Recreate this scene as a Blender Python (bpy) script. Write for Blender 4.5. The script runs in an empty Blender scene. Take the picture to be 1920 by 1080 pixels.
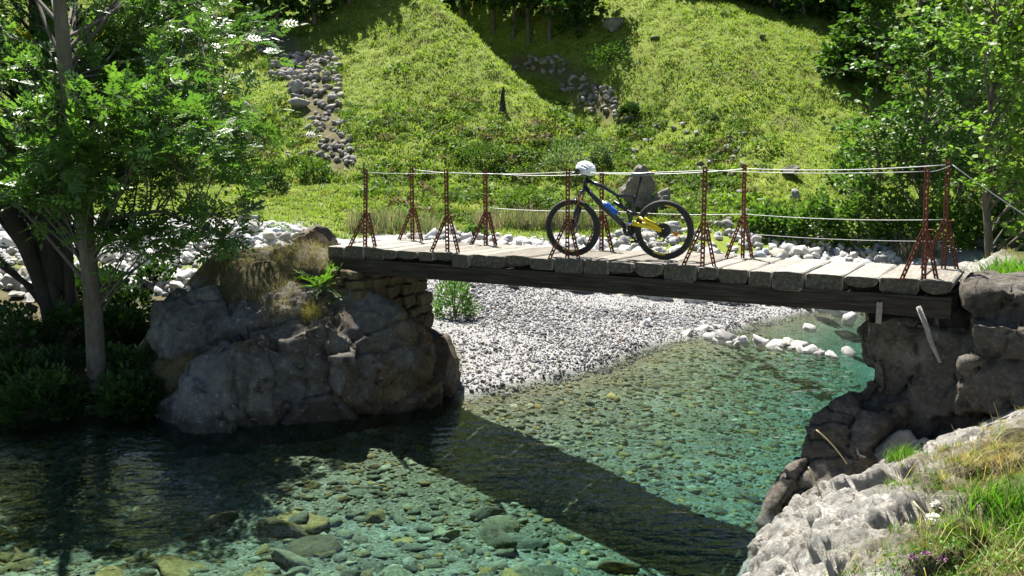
import bpy, bmesh, math, random
import numpy as np
from mathutils import Vector, Matrix
from mathutils.bvhtree import BVHTree
R = math.radians
SC = bpy.context.scene
COL = SC.collection
rng = np.random.default_rng(11)
random.seed(5)

# ------------------------------------------------------------------ camera, sky, sun, exposure
EYE = 1.0            # deck top is z = 0
F = 1663.0           # focal length in photo pixels (1920 wide)
PITCH = math.atan(222.0 / F)
cam = bpy.data.objects.new('camera', bpy.data.cameras.new('camera'))
COL.objects.link(cam)
cam.location = (0, 0, EYE)
cam.rotation_euler = (math.pi / 2 - PITCH, 0, 0)
cam.data.sensor_width = 36.0
cam.data.lens = 36.0 * F / 1920.0
cam.data.clip_start = 0.05
cam.data.clip_end = 2000
SC.camera = cam

SUN_EL, SUN_AZ = 62.0, -22.0          # azimuth from +Y (view direction), negative = to the left
w = bpy.data.worlds.new('World'); SC.world = w; w.use_nodes = True
nt = w.node_tree
sky = nt.nodes.new('ShaderNodeTexSky'); sky.sky_type = 'NISHITA'; sky.sun_disc = False
sky.sun_elevation = R(SUN_EL); sky.sun_rotation = R(SUN_AZ)
sky.altitude = 1200
nt.links.new(sky.outputs[0], nt.nodes['Background'].inputs[0])
nt.nodes['Background'].inputs[1].default_value = 0.044
sun = bpy.data.objects.new('sun', bpy.data.lights.new('sun', 'SUN'))
COL.objects.link(sun)
sun.data.energy = 5.0; sun.data.angle = R(0.5); sun.data.color = (1.0, 0.955, 0.88)
SDIR = Vector((math.sin(R(SUN_AZ)) * math.cos(R(SUN_EL)), math.cos(R(SUN_AZ)) * math.cos(R(SUN_EL)), math.sin(R(SUN_EL))))
sun.rotation_euler = SDIR.to_track_quat('Z', 'Y').to_euler()
vs = SC.view_settings
vs.view_transform = 'Standard'; vs.look = 'None'; vs.gamma = 1.0; vs.use_curve_mapping = False
vs.exposure = 1.65
SC.cycles.max_bounces = 8; SC.cycles.transparent_max_bounces = 16

# ------------------------------------------------------------------ pixels to places
def ray(px, py):
    a, b = (px - 960) / F, (540 - py) / F
    return np.array([a, math.cos(PITCH) + b * math.sin(PITCH), -math.sin(PITCH) + b * math.cos(PITCH)])
def pd(px, py, Y):
    d = ray(px, py); return np.array([0, 0, EYE]) + d * (Y / d[1])
def gp(px, py, z):
    d = ray(px, py); return np.array([0, 0, EYE]) + d * ((z - EYE) / d[2])
def to_px(P):
    P = np.asarray(P, float); q = P - np.array([0, 0, EYE])
    f = q[..., 1] * math.cos(PITCH) - q[..., 2] * math.sin(PITCH)
    u = q[..., 1] * math.sin(PITCH) + q[..., 2] * math.cos(PITCH)
    return 960 + F * q[..., 0] / f, 540 - F * u / f

# ------------------------------------------------------------------ noise
def _h(ix, iy, iz, s):
    with np.errstate(over='ignore'):
        h = (ix.astype(np.int64) * 374761393 + iy.astype(np.int64) * 668265263 + iz.astype(np.int64) * 2147483647 + s * 1274126177) & 0xFFFFFFFF
        h = ((h ^ (h >> 13)) * 1274126177) & 0xFFFFFFFF
        h = ((h ^ (h >> 16)) * 2246822519) & 0xFFFFFFFF
        return ((h ^ (h >> 15)) & 0xFFFF) / 65535.0
def vn(P, s=0):
    P = np.asarray(P, float); i = np.floor(P); f = P - i; i = i.astype(np.int64)
    u = f * f * (3 - 2 * f); x, y, z = i[..., 0], i[..., 1], i[..., 2]; r = 0
    for dx in (0, 1):
        wx = u[..., 0] if dx else 1 - u[..., 0]
        for dy in (0, 1):
            wy = u[..., 1] if dy else 1 - u[..., 1]
            for dz in (0, 1):
                wz = u[..., 2] if dz else 1 - u[..., 2]
                r = r + wx * wy * wz * _h(x + dx, y + dy, z + dz, s)
    return r * 2 - 1
def fbm(P, o=4, s=0, g=0.5):
    P = np.asarray(P, float); r = 0; a = 1; t = 0
    for k in range(o):
        r = r + a * vn(P * (2.03 ** k) + 17.3 * k, s + k); t += a; a *= g
    return r / t
def fb2(X, Y, sc, o=4, s=0):
    return fbm(np.stack([np.asarray(X, float) / sc, np.asarray(Y, float) / sc, np.zeros_like(np.asarray(X, float)) + 0.37], -1), o, s)
def blocks(P, cell, seed):                    # nearest and second nearest jittered cell, and a random number per cell
    Q = P / cell; i0 = np.floor(Q).astype(np.int64); f1 = np.full(len(P), 9.0); f2 = np.full(len(P), 9.0); rid = np.zeros(len(P)); rt_ = np.zeros((len(P), 3)); ds = np.zeros((len(P), 3))
    for dx in (-1, 0, 1):
        for dy in (-1, 0, 1):
            for dz in (-1, 0, 1):
                c = i0 + np.array([dx, dy, dz]); j = np.stack([_h(c[:, 0], c[:, 1], c[:, 2], seed + q) for q in range(3)], -1)
                dv = Q - (c + 0.1 + 0.8 * j); d = np.sqrt((dv ** 2).sum(1)); u = d < f1
                f2 = np.where(u, f1, np.minimum(f2, d)); f1 = np.where(u, d, f1)
                rid = np.where(u, _h(c[:, 0], c[:, 1], c[:, 2], seed + 7), rid); ds = np.where(u[:, None], dv, ds)
                rt_ = np.where(u[:, None], np.stack([_h(c[:, 0], c[:, 1], c[:, 2], seed + 11 + q) for q in range(3)], -1) - 0.5, rt_)
    return f2 - f1, rid - 0.5, (rt_ * ds).sum(1)
def sm(a, b, x):
    t = np.clip((x - a) / (b - a), 0, 1); return t * t * (3 - 2 * t)

# ------------------------------------------------------------------ object helpers
def link(o, parent=None):
    COL.objects.link(o)
    if parent is not None: o.parent = parent
    return o
def tag(o, label=None, cat=None, group=None, kind=None):
    if label: o['label'] = label
    if cat: o['category'] = cat
    if group: o['group'] = group
    if kind: o['kind'] = kind
    return o
def empty(name, loc=(0, 0, 0), rz=0.0, parent=None):
    o = bpy.data.objects.new(name, None); o.location = loc; o.rotation_euler = (0, 0, rz); o.empty_display_size = 0.1
    return link(o, parent)
def np_mesh(name, V, T, col=None, smooth=False):
    V = np.asarray(V, np.float32).reshape(-1, 3); T = np.asarray(T, np.int32).reshape(-1, 3)
    me = bpy.data.meshes.new(name); me.vertices.add(len(V)); me.vertices.foreach_set('co', V.ravel())
    me.loops.add(T.size); me.loops.foreach_set('vertex_index', T.ravel())
    me.polygons.add(len(T)); me.polygons.foreach_set('loop_start', np.arange(0, T.size, 3, dtype=np.int32))
    if smooth: me.polygons.foreach_set('use_smooth', np.ones(len(T), bool))
    if col is not None:
        a = me.color_attributes.new('col', 'FLOAT_COLOR', 'POINT')
        c = np.ones((len(V), 4), np.float32); c[:, :3] = col; a.data.foreach_set('color', c.ravel())
    me.update(); me.validate()
    return me
def np_obj(name, V, T, m, parent=None, col=None, smooth=False):
    me = np_mesh(name, V, T, col, smooth); me.materials.append(m)
    return link(bpy.data.objects.new(name, me), parent)
class MB:
    def __init__(s): s.v = []; s.f = []
    def add(s, v, f):
        n = len(s.v); s.v += [tuple(p) for p in v]; s.f += [tuple(i + n for i in q) for q in f]; return s
    def box(s, c, d, M=None):
        v = [Vector((c[0] + d[0] / 2 * x, c[1] + d[1] / 2 * y, c[2] + d[2] / 2 * z)) for x in (-1, 1) for y in (-1, 1) for z in (-1, 1)]
        if M: v = [M @ p for p in v]
        return s.add(v, [(0, 1, 3, 2), (4, 6, 7, 5), (0, 4, 5, 1), (2, 3, 7, 6), (0, 2, 6, 4), (1, 5, 7, 3)])
    def tube(s, pts, rad, n=8, cap=True):
        V, Fq = tube(pts, rad, n, cap, quads=True); return s.add(V, Fq)
    def obj(s, name, m, parent=None, smooth=False, loc=None):
        me = bpy.data.meshes.new(name); me.from_pydata(s.v, [], s.f); me.update()
        bm = bmesh.new(); bm.from_mesh(me); bmesh.ops.recalc_face_normals(bm, faces=bm.faces); bm.to_mesh(me); bm.free()
        if smooth: me.polygons.foreach_set('use_smooth', [True] * len(me.polygons))
        me.materials.append(m); o = bpy.data.objects.new(name, me)
        if loc is not None: o.location = loc
        return link(o, parent)
def tube(pts, rad, n=8, cap=True, quads=False):
    P = np.asarray(pts, float); k = len(P)
    rad = np.broadcast_to(np.asarray(rad, float), (k,))
    t = np.gradient(P, axis=0); t /= np.linalg.norm(t, axis=1, keepdims=True) + 1e-9
    ref = np.array([0, 0, 1.0]) if abs(t[0][2]) < 0.9 else np.array([1.0, 0, 0])
    V = []; u = np.cross(t[0], ref); u /= np.linalg.norm(u)
    an = np.arange(n) * 2 * math.pi / n
    for i in range(k):
        u = u - t[i] * np.dot(u, t[i]); u /= np.linalg.norm(u) + 1e-9; b = np.cross(t[i], u)
        V.append(P[i] + rad[i] * (np.cos(an)[:, None] * u + np.sin(an)[:, None] * b))
    V = np.concatenate(V); Fq = []
    for i in range(k - 1):
        for j in range(n):
            a, b_, c, d = i * n + j, i * n + (j + 1) % n, (i + 1) * n + (j + 1) % n, (i + 1) * n + j
            Fq.append((a, b_, c, d))
    if quads:
        if cap: Fq += [tuple(range(n - 1, -1, -1)), tuple((k - 1) * n + j for j in range(n))]
        return V, Fq
    Tt = []
    for (a, b_, c, d) in Fq: Tt += [(a, b_, c), (a, c, d)]
    return V, np.array(Tt)
class NB:                                    # collects triangle arrays
    def __init__(s): s.V = []; s.T = []; s.C = []; s.n = 0
    def add(s, V, T, C=None):
        V = np.asarray(V).reshape(-1, 3); s.V.append(V); s.T.append(np.asarray(T).reshape(-1, 3) + s.n); s.n += len(V)
        s.C.append(np.broadcast_to(np.asarray(C if C is not None else (1, 1, 1), float), V.shape))
    def obj(s, name, m, parent=None, smooth=False):
        return np_obj(name, np.concatenate(s.V), np.concatenate(s.T), m, parent, np.concatenate(s.C), smooth)
def stamp(tv, tf, pos, Rm, sc, col):         # template copies -> arrays
    k = len(pos); n = len(tv)
    sc = np.asarray(sc, float)
    if sc.ndim == 1: sc = sc[:, None]
    V = np.einsum('kij,knj->kni', Rm, tv[None] * sc[:, None, :]) + pos[:, None, :]
    T = tf[None] + (np.arange(k) * n)[:, None, None]
    C = np.repeat(col, n, axis=0)
    return V.reshape(-1, 3), T.reshape(-1, 3), C
def rotz(a):
    c, s_, o, l = np.cos(a), np.sin(a), np.zeros_like(a), np.ones_like(a)
    return np.stack([np.stack([c, -s_, o], -1), np.stack([s_, c, o], -1), np.stack([o, o, l], -1)], -2)
def rand_rot(k, tilt=None):
    a = rng.uniform(0, 2 * math.pi, k); Z = rotz(a)
    if tilt is None: tilt = math.pi
    b = rng.uniform(-tilt, tilt, k); c = rng.uniform(-tilt, tilt, k); o, l = np.zeros(k), np.ones(k)
    X = np.stack([np.stack([l, o, o], -1), np.stack([o, np.cos(b), -np.sin(b)], -1), np.stack([o, np.sin(b), np.cos(b)], -1)], -2)
    Yr = np.stack([np.stack([np.cos(c), o, np.sin(c)], -1), np.stack([o, l, o], -1), np.stack([-np.sin(c), o, np.cos(c)], -1)], -2)
    return np.einsum('kij,kjl,klm->kim', X, Yr, Z)
def frames(d, up):                            # rotation with local x -> d, z near up
    x = d / (np.linalg.norm(d, axis=1, keepdims=True) + 1e-9)
    y = np.cross(up, x); y /= np.linalg.norm(y, axis=1, keepdims=True) + 1e-9
    z = np.cross(x, y); return np.stack([x, y, z], -1)

# ------------------------------------------------------------------ materials
def srgb(r, g, b):
    f = lambda c: (c / 255) / 12.92 if c / 255 <= 0.04045 else ((c / 255 + 0.055) / 1.055) ** 2.4
    return (f(r), f(g), f(b))
class NM:
    def __init__(s, name):
        s.m = bpy.data.materials.new(name); s.m.use_nodes = True; s.t = s.m.node_tree; s.p = s.t.nodes['Principled BSDF']; s.out = s.t.nodes['Material Output']
    def n(s, kind, **kw):
        x = s.t.nodes.new(kind)
        for k, v in kw.items(): setattr(x, k, v)
        return x
    def l(s, a, b): s.t.links.new(a, b)
    def coord(s, scale=(1, 1, 1), which='Object'):
        c = s.n('ShaderNodeTexCoord'); mp = s.n('ShaderNodeMapping'); mp.inputs['Scale'].default_value = scale
        s.l(c.outputs[which], mp.inputs['Vector']); return mp.outputs[0]
    def noise(s, vec, scale, detail=6, rough=0.6):
        x = s.n('ShaderNodeTexNoise'); x.inputs['Scale'].default_value = scale; x.inputs['Detail'].default_value = detail; x.inputs['Roughness'].default_value = rough
        if vec is not None: s.l(vec, x.inputs['Vector'])
        return x.outputs['Fac']
    def ramp(s, fac, stops):
        x = s.n('ShaderNodeValToRGB'); e = x.color_ramp.elements
        while len(e) < len(stops): e.new(0.5)
        for el, (p, c) in zip(e, stops): el.position = p; el.color = (*c, 1)
        s.l(fac, x.inputs[0]); return x.outputs[0]
    def mix(s, fac, a, b, mode='MIX'):
        x = s.n('ShaderNodeMix', data_type='RGBA', blend_type=mode)
        for v, i in ((fac, 0), (a, 6), (b, 7)):
            if hasattr(v, 'is_linked') or hasattr(v, 'links'): s.l(v, x.inputs[i])
            elif i == 0: x.inputs[0].default_value = v
            else: x.inputs[i].default_value = (*v, 1)
        return x.outputs[2]
    def bump(s, h, strength=0.5, dist=0.02, prev=None):
        b = s.n('ShaderNodeBump'); b.inputs['Strength'].default_value = strength; b.inputs['Distance'].default_value = dist
        s.l(h, b.inputs['Height'])
        if prev is not None: s.l(prev, b.inputs['Normal'])
        return b.outputs[0]
    def base(s, c):
        if isinstance(c, tuple): s.p.inputs['Base Color'].default_value = (*c, 1)
        else: s.l(c, s.p.inputs['Base Color'])
    def attr(s, name='col'):
        a = s.n('ShaderNodeAttribute'); a.attribute_name = name; return a.outputs['Color']
    def rough(s, r, spec=0.5):
        s.p.inputs['Roughness'].default_value = r; s.p.inputs['Specular IOR Level'].default_value = spec
def plain(name, c, rough=0.5, metal=0.0, spec=0.5, var=0.25, scale=30):
    k = NM(name); v = k.coord(); f = k.noise(v, scale, 4)
    k.base(k.ramp(f, [(0.3, tuple(x * (1 - var) for x in c)), (0.7, tuple(min(1, x * (1 + var)) for x in c))]))
    k.rough(rough, spec); k.p.inputs['Metallic'].default_value = metal
    return k.m
def rock_mat(name, dark, mid, light, scale=2.0, spots=0.5, spot_col=(0.02, 0.02, 0.018), bump=0.6, use_attr=False, tint=None, stretch=(1, 1, 1), lichen=0.0, wet=False):
    k = NM(name); v = k.coord(stretch)
    a = k.noise(v, scale, 9, 0.65); b = k.noise(v, scale * 7, 8, 0.7); c = k.noise(v, scale * 2.7, 6, 0.7)
    col = k.ramp(a, [(0.32, dark), (0.5, mid), (0.68, light)])
    col = k.mix(0.55, col, k.ramp(b, [(0.3, dark), (0.55, mid), (0.75, light)]))
    if tint:                                    # ochre staining, mostly on the pier's side of the rock
        sx = k.n('ShaderNodeSeparateXYZ'); k.l(v, sx.inputs[0]); mr = k.n('ShaderNodeMapRange'); mr.inputs[1].default_value = -3.6; mr.inputs[2].default_value = -1.4; k.l(sx.outputs[0], mr.inputs[0])
        mm = k.n('ShaderNodeMath', operation='MULTIPLY'); k.l(mr.outputs[0], mm.inputs[0]); k.l(k.ramp(k.noise(v, scale * 0.8, 5, 0.6), [(0.40, (0.15, 0.15, 0.15)), (0.58, (1, 1, 1))]), mm.inputs[1])
        col = k.mix(mm.outputs[0], col, tint, 'MULTIPLY')
    if spots: col = k.mix(k.ramp(c, [(0.55, (0, 0, 0)), (0.66, (spots,) * 3)]), col, spot_col)
    if use_attr: col = k.mix(1.0, col, k.attr(), 'MULTIPLY')
    if wet:                                     # damp band just above the water line
        gpos = k.n('ShaderNodeNewGeometry'); sz = k.n('ShaderNodeSeparateXYZ'); k.l(gpos.outputs['Position'], sz.inputs[0]); ad = k.n('ShaderNodeMath', operation='ADD'); k.l(sz.outputs[2], ad.inputs[0])
        ns = k.n('ShaderNodeMath', operation='MULTIPLY'); ns.inputs[1].default_value = 0.25; k.l(a, ns.inputs[0]); k.l(ns.outputs[0], ad.inputs[1])
        wr = k.n('ShaderNodeMapRange'); wr.inputs[1].default_value = -1.80; wr.inputs[2].default_value = -1.72; wr.inputs[3].default_value = 0.75; wr.inputs[4].default_value = 0.0; k.l(ad.outputs[0], wr.inputs[0])
        col = k.mix(wr.outputs[0], col, (0.35, 0.33, 0.27), 'MULTIPLY')
    if lichen:
        col = k.mix(k.ramp(k.noise(v, scale * 11, 7, 0.75), [(0.60, (0, 0, 0)), (0.68, (lichen,) * 3)]), col, (0.34, 0.34, 0.32))
    k.base(col); k.rough(0.9, 0.25)
    n1 = k.bump(b, bump, 0.03); n2 = k.bump(k.noise(v, scale * 24, 6, 0.7), bump * 0.7, 0.01, n1)
    k.l(n2, k.p.inputs['Normal'])
    return k.m
def leaf_mat(name, trans=0.35, rough=0.4, spec=0.5):
    k = NM(name); c = k.attr(); k.base(c); k.rough(rough, spec)
    t = k.n('ShaderNodeBsdfTranslucent'); mx = k.n('ShaderNodeMixShader'); mx.inputs[0].default_value = trans
    k.l(k.mix(1.0, c, (1.05, 1.2, 0.5), 'MULTIPLY'), t.inputs[0])
    k.l(k.p.outputs[0], mx.inputs[1]); k.l(t.outputs[0], mx.inputs[2]); k.l(mx.outputs[0], k.out.inputs[0])
    return k.m
M = {}
M['leaf'] = leaf_mat('glossy_leaf', 0.45, 0.42, 0.65)
M['leaf_maple'] = leaf_mat('maple_leaf', 0.42, 0.5, 0.5)
M['leaf_soft'] = leaf_mat('soft_leaf', 0.35, 0.55, 0.35)
M['grass'] = leaf_mat('grass_blade', 0.45, 0.6, 0.25)
M['limestone'] = rock_mat('pale_limestone', (0.20, 0.19, 0.165), (0.42, 0.40, 0.355), (0.60, 0.58, 0.53), 2.2, 0.75, (0.10, 0.085, 0.06), 0.9)
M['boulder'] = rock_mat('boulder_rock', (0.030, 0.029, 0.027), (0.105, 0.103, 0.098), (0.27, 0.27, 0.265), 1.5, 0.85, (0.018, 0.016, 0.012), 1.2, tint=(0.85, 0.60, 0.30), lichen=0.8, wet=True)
M['masonry'] = rock_mat('masonry_stone', (0.03, 0.025, 0.015), (0.085, 0.065, 0.035), (0.17, 0.13, 0.07), 2.5, 0.6, (0.03, 0.03, 0.02), 0.7)
M['mortar'] = plain('dark_joint', (0.05, 0.042, 0.03), 0.95, 0, 0.2)
M['concrete'] = rock_mat('concrete_and_shaded_ledge', (0.035, 0.03, 0.024), (0.11, 0.095, 0.075), (0.27, 0.255, 0.23), 3.0, 0.8, (0.03, 0.026, 0.02), 1.2, lichen=0.6)
M['cobble'] = rock_mat('river_cobble', (0.32, 0.315, 0.30), (0.46, 0.455, 0.44), (0.58, 0.575, 0.56), 3.0, 0.25, (0.18, 0.17, 0.155), 0.3, use_attr=True)
M['bedstone'] = rock_mat('submerged_stone', (0.05, 0.045, 0.02), (0.20, 0.185, 0.11), (0.46, 0.45, 0.35), 3.4, 0.85, (0.05, 0.045, 0.015), 0.9, use_attr=True)
M['hillrock'] = rock_mat('hill_rock', (0.13, 0.125, 0.115), (0.27, 0.265, 0.25), (0.43, 0.42, 0.40), 2.5, 0.5, (0.07, 0.07, 0.06), 0.5, use_attr=True)
M['brownrock'] = rock_mat('brown_rock', (0.06, 0.054, 0.042), (0.17, 0.155, 0.13), (0.33, 0.31, 0.28), 4.0, 0.6, (0.05, 0.045, 0.035), 0.8)
M['bark'] = rock_mat('tree_bark', (0.05, 0.042, 0.03), (0.13, 0.115, 0.09), (0.22, 0.20, 0.17), 3.0, 0.5, (0.10, 0.085, 0.02), 0.9, stretch=(1, 1, 0.35))
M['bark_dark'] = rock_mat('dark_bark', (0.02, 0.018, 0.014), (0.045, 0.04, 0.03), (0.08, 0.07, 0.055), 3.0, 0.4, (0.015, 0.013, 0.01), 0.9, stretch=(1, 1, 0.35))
M['twig'] = plain('twig_bark', (0.10, 0.088, 0.07), 0.85, 0, 0.2)

# ------------------------------------------------------------------ terrain
W = -2.05                                    # water level
FOOT = np.array([(-30, -22), (-8, -5), (-3.2, 0.2), (-0.6, 3.0), (0.75, 4.6), (1.4, 5.7), (1.8, 6.6), (2.05, 7.3), (2.45, 7.9), (3.05, 8.5), (3.85, 9.1), (5.0, 11.0), (5.9, 14), (7.0, 16.2), (9, 17.2), (14, 17.8), (60, 18.5)], float)
LEFT = np.array([(-60, 8.5), (-12, 10.0), (-7, 10.5), (-4.7, 10.9), (-2.6, 11.3), (-0.55, 11.95), (0.3, 12.75), (1.3, 13.6), (2.35, 15.3), (3.2, 16.0), (4.3, 16.9), (4.95, 17.8), (6.5, 19.2), (10, 20.2), (20, 21), (60, 22)], float)
def sdist(X, Y, L):                          # signed distance, positive to the left of the polyline's direction
    X = np.asarray(X, float); Y = np.asarray(Y, float)
    best = np.full(X.shape, 1e9); sg = np.ones(X.shape)
    for (a, b), (c, d) in zip(L[:-1], L[1:]):
        ex, ey = c - a, d - b; t = np.clip(((X - a) * ex + (Y - b) * ey) / (ex * ex + ey * ey), 0, 1)
        dx, dy = X - a - t * ex, Y - b - t * ey; q = np.hypot(dx, dy); cr = ex * dy - ey * dx
        u = q < best - 1e-9; best = np.where(u, q, best); sg = np.where(u, np.sign(cr), sg)
    return best * sg
def gully(X, Y):
    ax = np.array([(7.5, 30), (6.4, 34), (4.8, 39), (0.6, 47.0), (-3.5, 54), (-9, 66)], float)
    d = sdist(X, Y, ax); return d
def hill(X, Y):
    y0 = 26.3 + 1.0 * fb2(X, Y * 0, 9, 2, 3) - 0.02 * np.clip(X, -30, 30) - 2.8 * sm(-1.5, -5, X)
    e = np.maximum(Y - y0, 0)
    z = -0.80 - 0.16 * np.maximum(y0 - Y, 0) + 0.20 * np.minimum(e, 5.5) + 0.50 * np.maximum(e - 5.5 - 2.4 * sm(-1.5, -5, X), 0)
    d = gully(X, Y); dep = sm(32, 43, Y) * 1.9 + sm(28, 33, Y) * 0.5
    z = z - dep * np.exp(-(d / 2.3) ** 2)
    z = z + sm(36, 46, Y) * 1.9 * np.exp(-((d - 4.6) / 2.6) ** 2)
    z = z + sm(34, 44, Y) * 1.2 * np.exp(-((d + 7.0) / 4.0) ** 2)
    z = z + 0.35 * fb2(X, Y, 5.0, 3, 8) * sm(29, 36, Y) + 0.16 * fb2(X, Y, 1.3, 3, 9) * sm(28, 33, Y) + 0.26 * np.maximum(fb2(X, Y, 0.6, 2, 10), -0.1) * sm(27, 31, Y) * (0.45 + 0.55 * sm(46, 38, Y))
    return z
def bankz(wd, Y):                            # right bank height from distance to its foot
    lowp = np.interp(wd, [-1, 0, 0.15, 0.4, 0.8, 1.3, 1.9, 2.8, 6, 40], [-3.4, -2.75, -2.0, -1.6, -1.25, -0.98, -0.78, -0.62, -0.5, -0.2])
    hip = np.interp(wd, [-1, 0, 0.12, 0.3, 0.5, 0.75, 1.1, 1.6, 6, 40], [-3.4, -2.75, -1.9, -1.35, -1.0, -0.78, -0.52, -0.26, -0.08, 0.2])
    mid = np.interp(wd, [-1, 0, 0.15, 0.4, 0.8, 1.3, 1.9, 2.8, 6, 40], [-3.4, -2.75, -2.05, -1.85, -1.6, -1.25, -0.92, -0.68, -0.5, -0.2])
    k0 = sm(6.0, 7.1, Y); lowp = lowp * (1 - k0) + mid * k0
    k = sm(8.05, 8.9, Y); return lowp * (1 - k) + hip * k
def terrain(X, Y):
    X = np.asarray(X, float); Y = np.asarray(Y, float)
    dl = sdist(X, Y, LEFT); df = -sdist(X, Y, FOOT)
    land = W + np.interp(dl, [0, 0.4, 1.2, 3, 5, 7, 10, 14, 30], [0, 0.06, 0.14, 0.32, 0.62, 0.97, 1.2, 1.45, 1.6])
    land = land + 0.04 * fb2(X, Y, 1.1, 3, 21) * sm(0.2, 1.5, dl) + 0.16 * fb2(X, Y, 2.4, 3, 22) * sm(6, 9, dl)
    # wooded left bank is higher
    land = land + sm(-4.2, -6.0, X) * sm(0.1, 2.2, dl) * 0.35
    # mound behind the left pier
    land = np.maximum(land, -0.22 - 1.7 * np.maximum(np.hypot((X + 3.3) / 1.35, (Y - 13.1) / 1.5) - 0.8, 0) ** 1.1)
    bed = W - np.interp(-dl, [0, 0.5, 1.5, 3.0, 4.5], [0, 0.10, 0.30, 0.52, 0.62]) - 0.10 * fb2(X, Y, 1.6, 3, 31) - 0.05
    bed = np.minimum(bed, W - 0.03 * np.clip(-dl, 0, 1))
    bed = bed + 0.30 * np.clip(fb2(X, Y, 1.2, 3, 33), 0, 1) * sm(8.6, 7.2, Y) - 0.28 * sm(3.0, 0.3, -df) * sm(6.5, 8, Y)
    z = np.where(dl > 0, land, bed)
    h = hill(X, Y); z = np.maximum(z, z + (h - z) * sm(2.5, 8.0, dl))
    bk = bankz(df, Y) - 0.22 + 0.34 * sm(4.6, 5.6, df)
    return np.where(df > -1.0, np.maximum(z * (df < 0.0) + -9 * (df >= 0.0), bk), z)
def tz(X, Y):                                # terrain height read back from the built sheet
    i = np.clip(np.searchsorted(gx, X) - 1, 0, len(gx) - 2); j = np.clip(np.searchsorted(gy, Y) - 1, 0, len(gy) - 2)
    u = (X - gx[i]) / (gx[i + 1] - gx[i]); v = (Y - gy[j]) / (gy[j + 1] - gy[j])
    return GZ[i, j] * (1 - u) * (1 - v) + GZ[i + 1, j] * u * (1 - v) + GZ[i, j + 1] * (1 - u) * v + GZ[i + 1, j + 1] * u * v
def hit(px, py, y0=9.0, y1=95.0):
    d = ray(px, py)
    for Ys in (np.arange(y0, y1, 0.3), None):
        if Ys is None: Ys = np.linspace(yk - 0.3, yk, 13)
        P = np.array([0, 0, EYE]) + d[None] * (Ys / d[1])[:, None]
        g = tz(P[:, 0], P[:, 1]); k = np.argmax(P[:, 2] < g); yk = Ys[k]
    return np.array([P[k, 0], P[k, 1], g[k]])

def axis(parts):
    out = []
    for a, b, st in parts: out.append(np.arange(a, b, st))
    return np.concatenate(out + [np.array([parts[-1][1]])])
gx = axis([(-75, -26, 1.2), (-26, -9, 0.3), (-9, 12, 0.13), (12, 26, 0.3), (26, 75, 1.2)])
gy = axis([(-40, 2, 1.2), (2, 6, 0.3), (6, 20, 0.12), (20, 60, 0.23), (60, 115, 0.9)])
GX, GY = np.meshgrid(gx, gy, indexing='ij')
GZ = terrain(GX, GY)
V = np.stack([GX, GY, GZ], -1).reshape(-1, 3)
ni, nj = GX.shape
I, J = np.meshgrid(np.arange(ni - 1), np.arange(nj - 1), indexing='ij')
a = (I * nj + J).ravel(); T4 = np.stack([a, a + nj, a + nj + 1, a + 1], -1)
T3 = np.concatenate([T4[:, [0, 1, 2]], T4[:, [0, 2, 3]]])
dl = sdist(GX, GY, LEFT); df = -sdist(GX, GY, FOOT); hz = hill(GX, GY)
nz = fb2(GX, GY, 2.2, 4, 41)
# r: grass cover, g: under water / silt, b: bare earth patches, with left bank shade painted in
grassm = np.where(dl > 5, sm(-0.12, 0.10, hz - (W + np.interp(dl, [0, 0.4, 1.2, 3, 5, 7, 10, 14, 30], [0, 0.06, 0.14, 0.32, 0.62, 0.97, 1.2, 1.45, 1.6])) + 0.1 * nz), 0)
grassm = np.maximum(grassm, sm(-3.7, -4.4, GX + 0.3 * nz) * sm(-0.4, 0.3, dl) * sm(18.5, 16.5, GY))
grassm = np.maximum(grassm, sm(2.0, 1.6, np.hypot((GX + 3.3) / 1.35, (GY - 13.1) / 1.5)))
grassm = np.maximum(grassm, (df > 0.6) * 1.0)
wet = sm(0.05, -0.15, dl) * (df < 0.3)
def bare(px, py):                             # the stony strips where little grows
    def strip(x0, y0, x1, y1, wd):
        t_ = np.clip(((px - x0) * (x1 - x0) + (py - y0) * (y1 - y0)) / ((x1 - x0) ** 2 + (y1 - y0) ** 2), 0, 1); return sm(wd, wd * 0.25, np.hypot(px - x0 - t_ * (x1 - x0), py - y0 - t_ * (y1 - y0)))
    return np.maximum.reduce([strip(490, 30, 560, 120, 40), strip(560, 120, 600, 200, 55), strip(600, 200, 640, 300, 42), strip(970, 115, 1060, 140, 26), strip(1060, 140, 1140, 205, 40)])
bpx, bpy_ = to_px(np.stack([GX, np.maximum(GY, 1.0), GZ], -1)); br_m = bare(bpx, bpy_) * (GY > 27)
lb_ = sm(-3.6, -4.0, GX) * sm(-0.4, 0.2, dl) * sm(17.5, 16, GY) * 0.9  # left bank soil, its dark brown also standing in for shade
md_ = sm(2.0, 1.6, np.hypot((GX + 3.3) / 1.35, (GY - 13.1) / 1.5)) * 0.9
earth_shade = np.maximum(np.maximum(lb_, md_), 0.85 * br_m) + sm(0.30, 0.5, fb2(GX, GY, 1.8, 4, 47)) * sm(26.5, 30, GY) * sm(44, 36, GY)
cc = np.clip(np.stack([grassm, wet, earth_shade], -1), 0, 1).reshape(-1, 3)
k = NM('ground_cover'); v = k.coord()
sep = k.n('ShaderNodeSeparateColor'); k.l(k.attr(), sep.inputs[0])
grs = k.ramp(k.noise(v, 0.9, 8, 0.7), [(0.3, (0.09, 0.135, 0.015)), (0.5, (0.155, 0.205, 0.025)), (0.72, (0.23, 0.25, 0.055))])
grs = k.mix(0.5, grs, k.ramp(k.noise(v, 6, 8, 0.75), [(0.35, (0.07, 0.10, 0.012)), (0.6, (0.20, 0.25, 0.035))]))
vor = k.n('ShaderNodeTexVoronoi'); vor.inputs['Scale'].default_value = 42; k.l(v, vor.inputs['Vector'])
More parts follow.
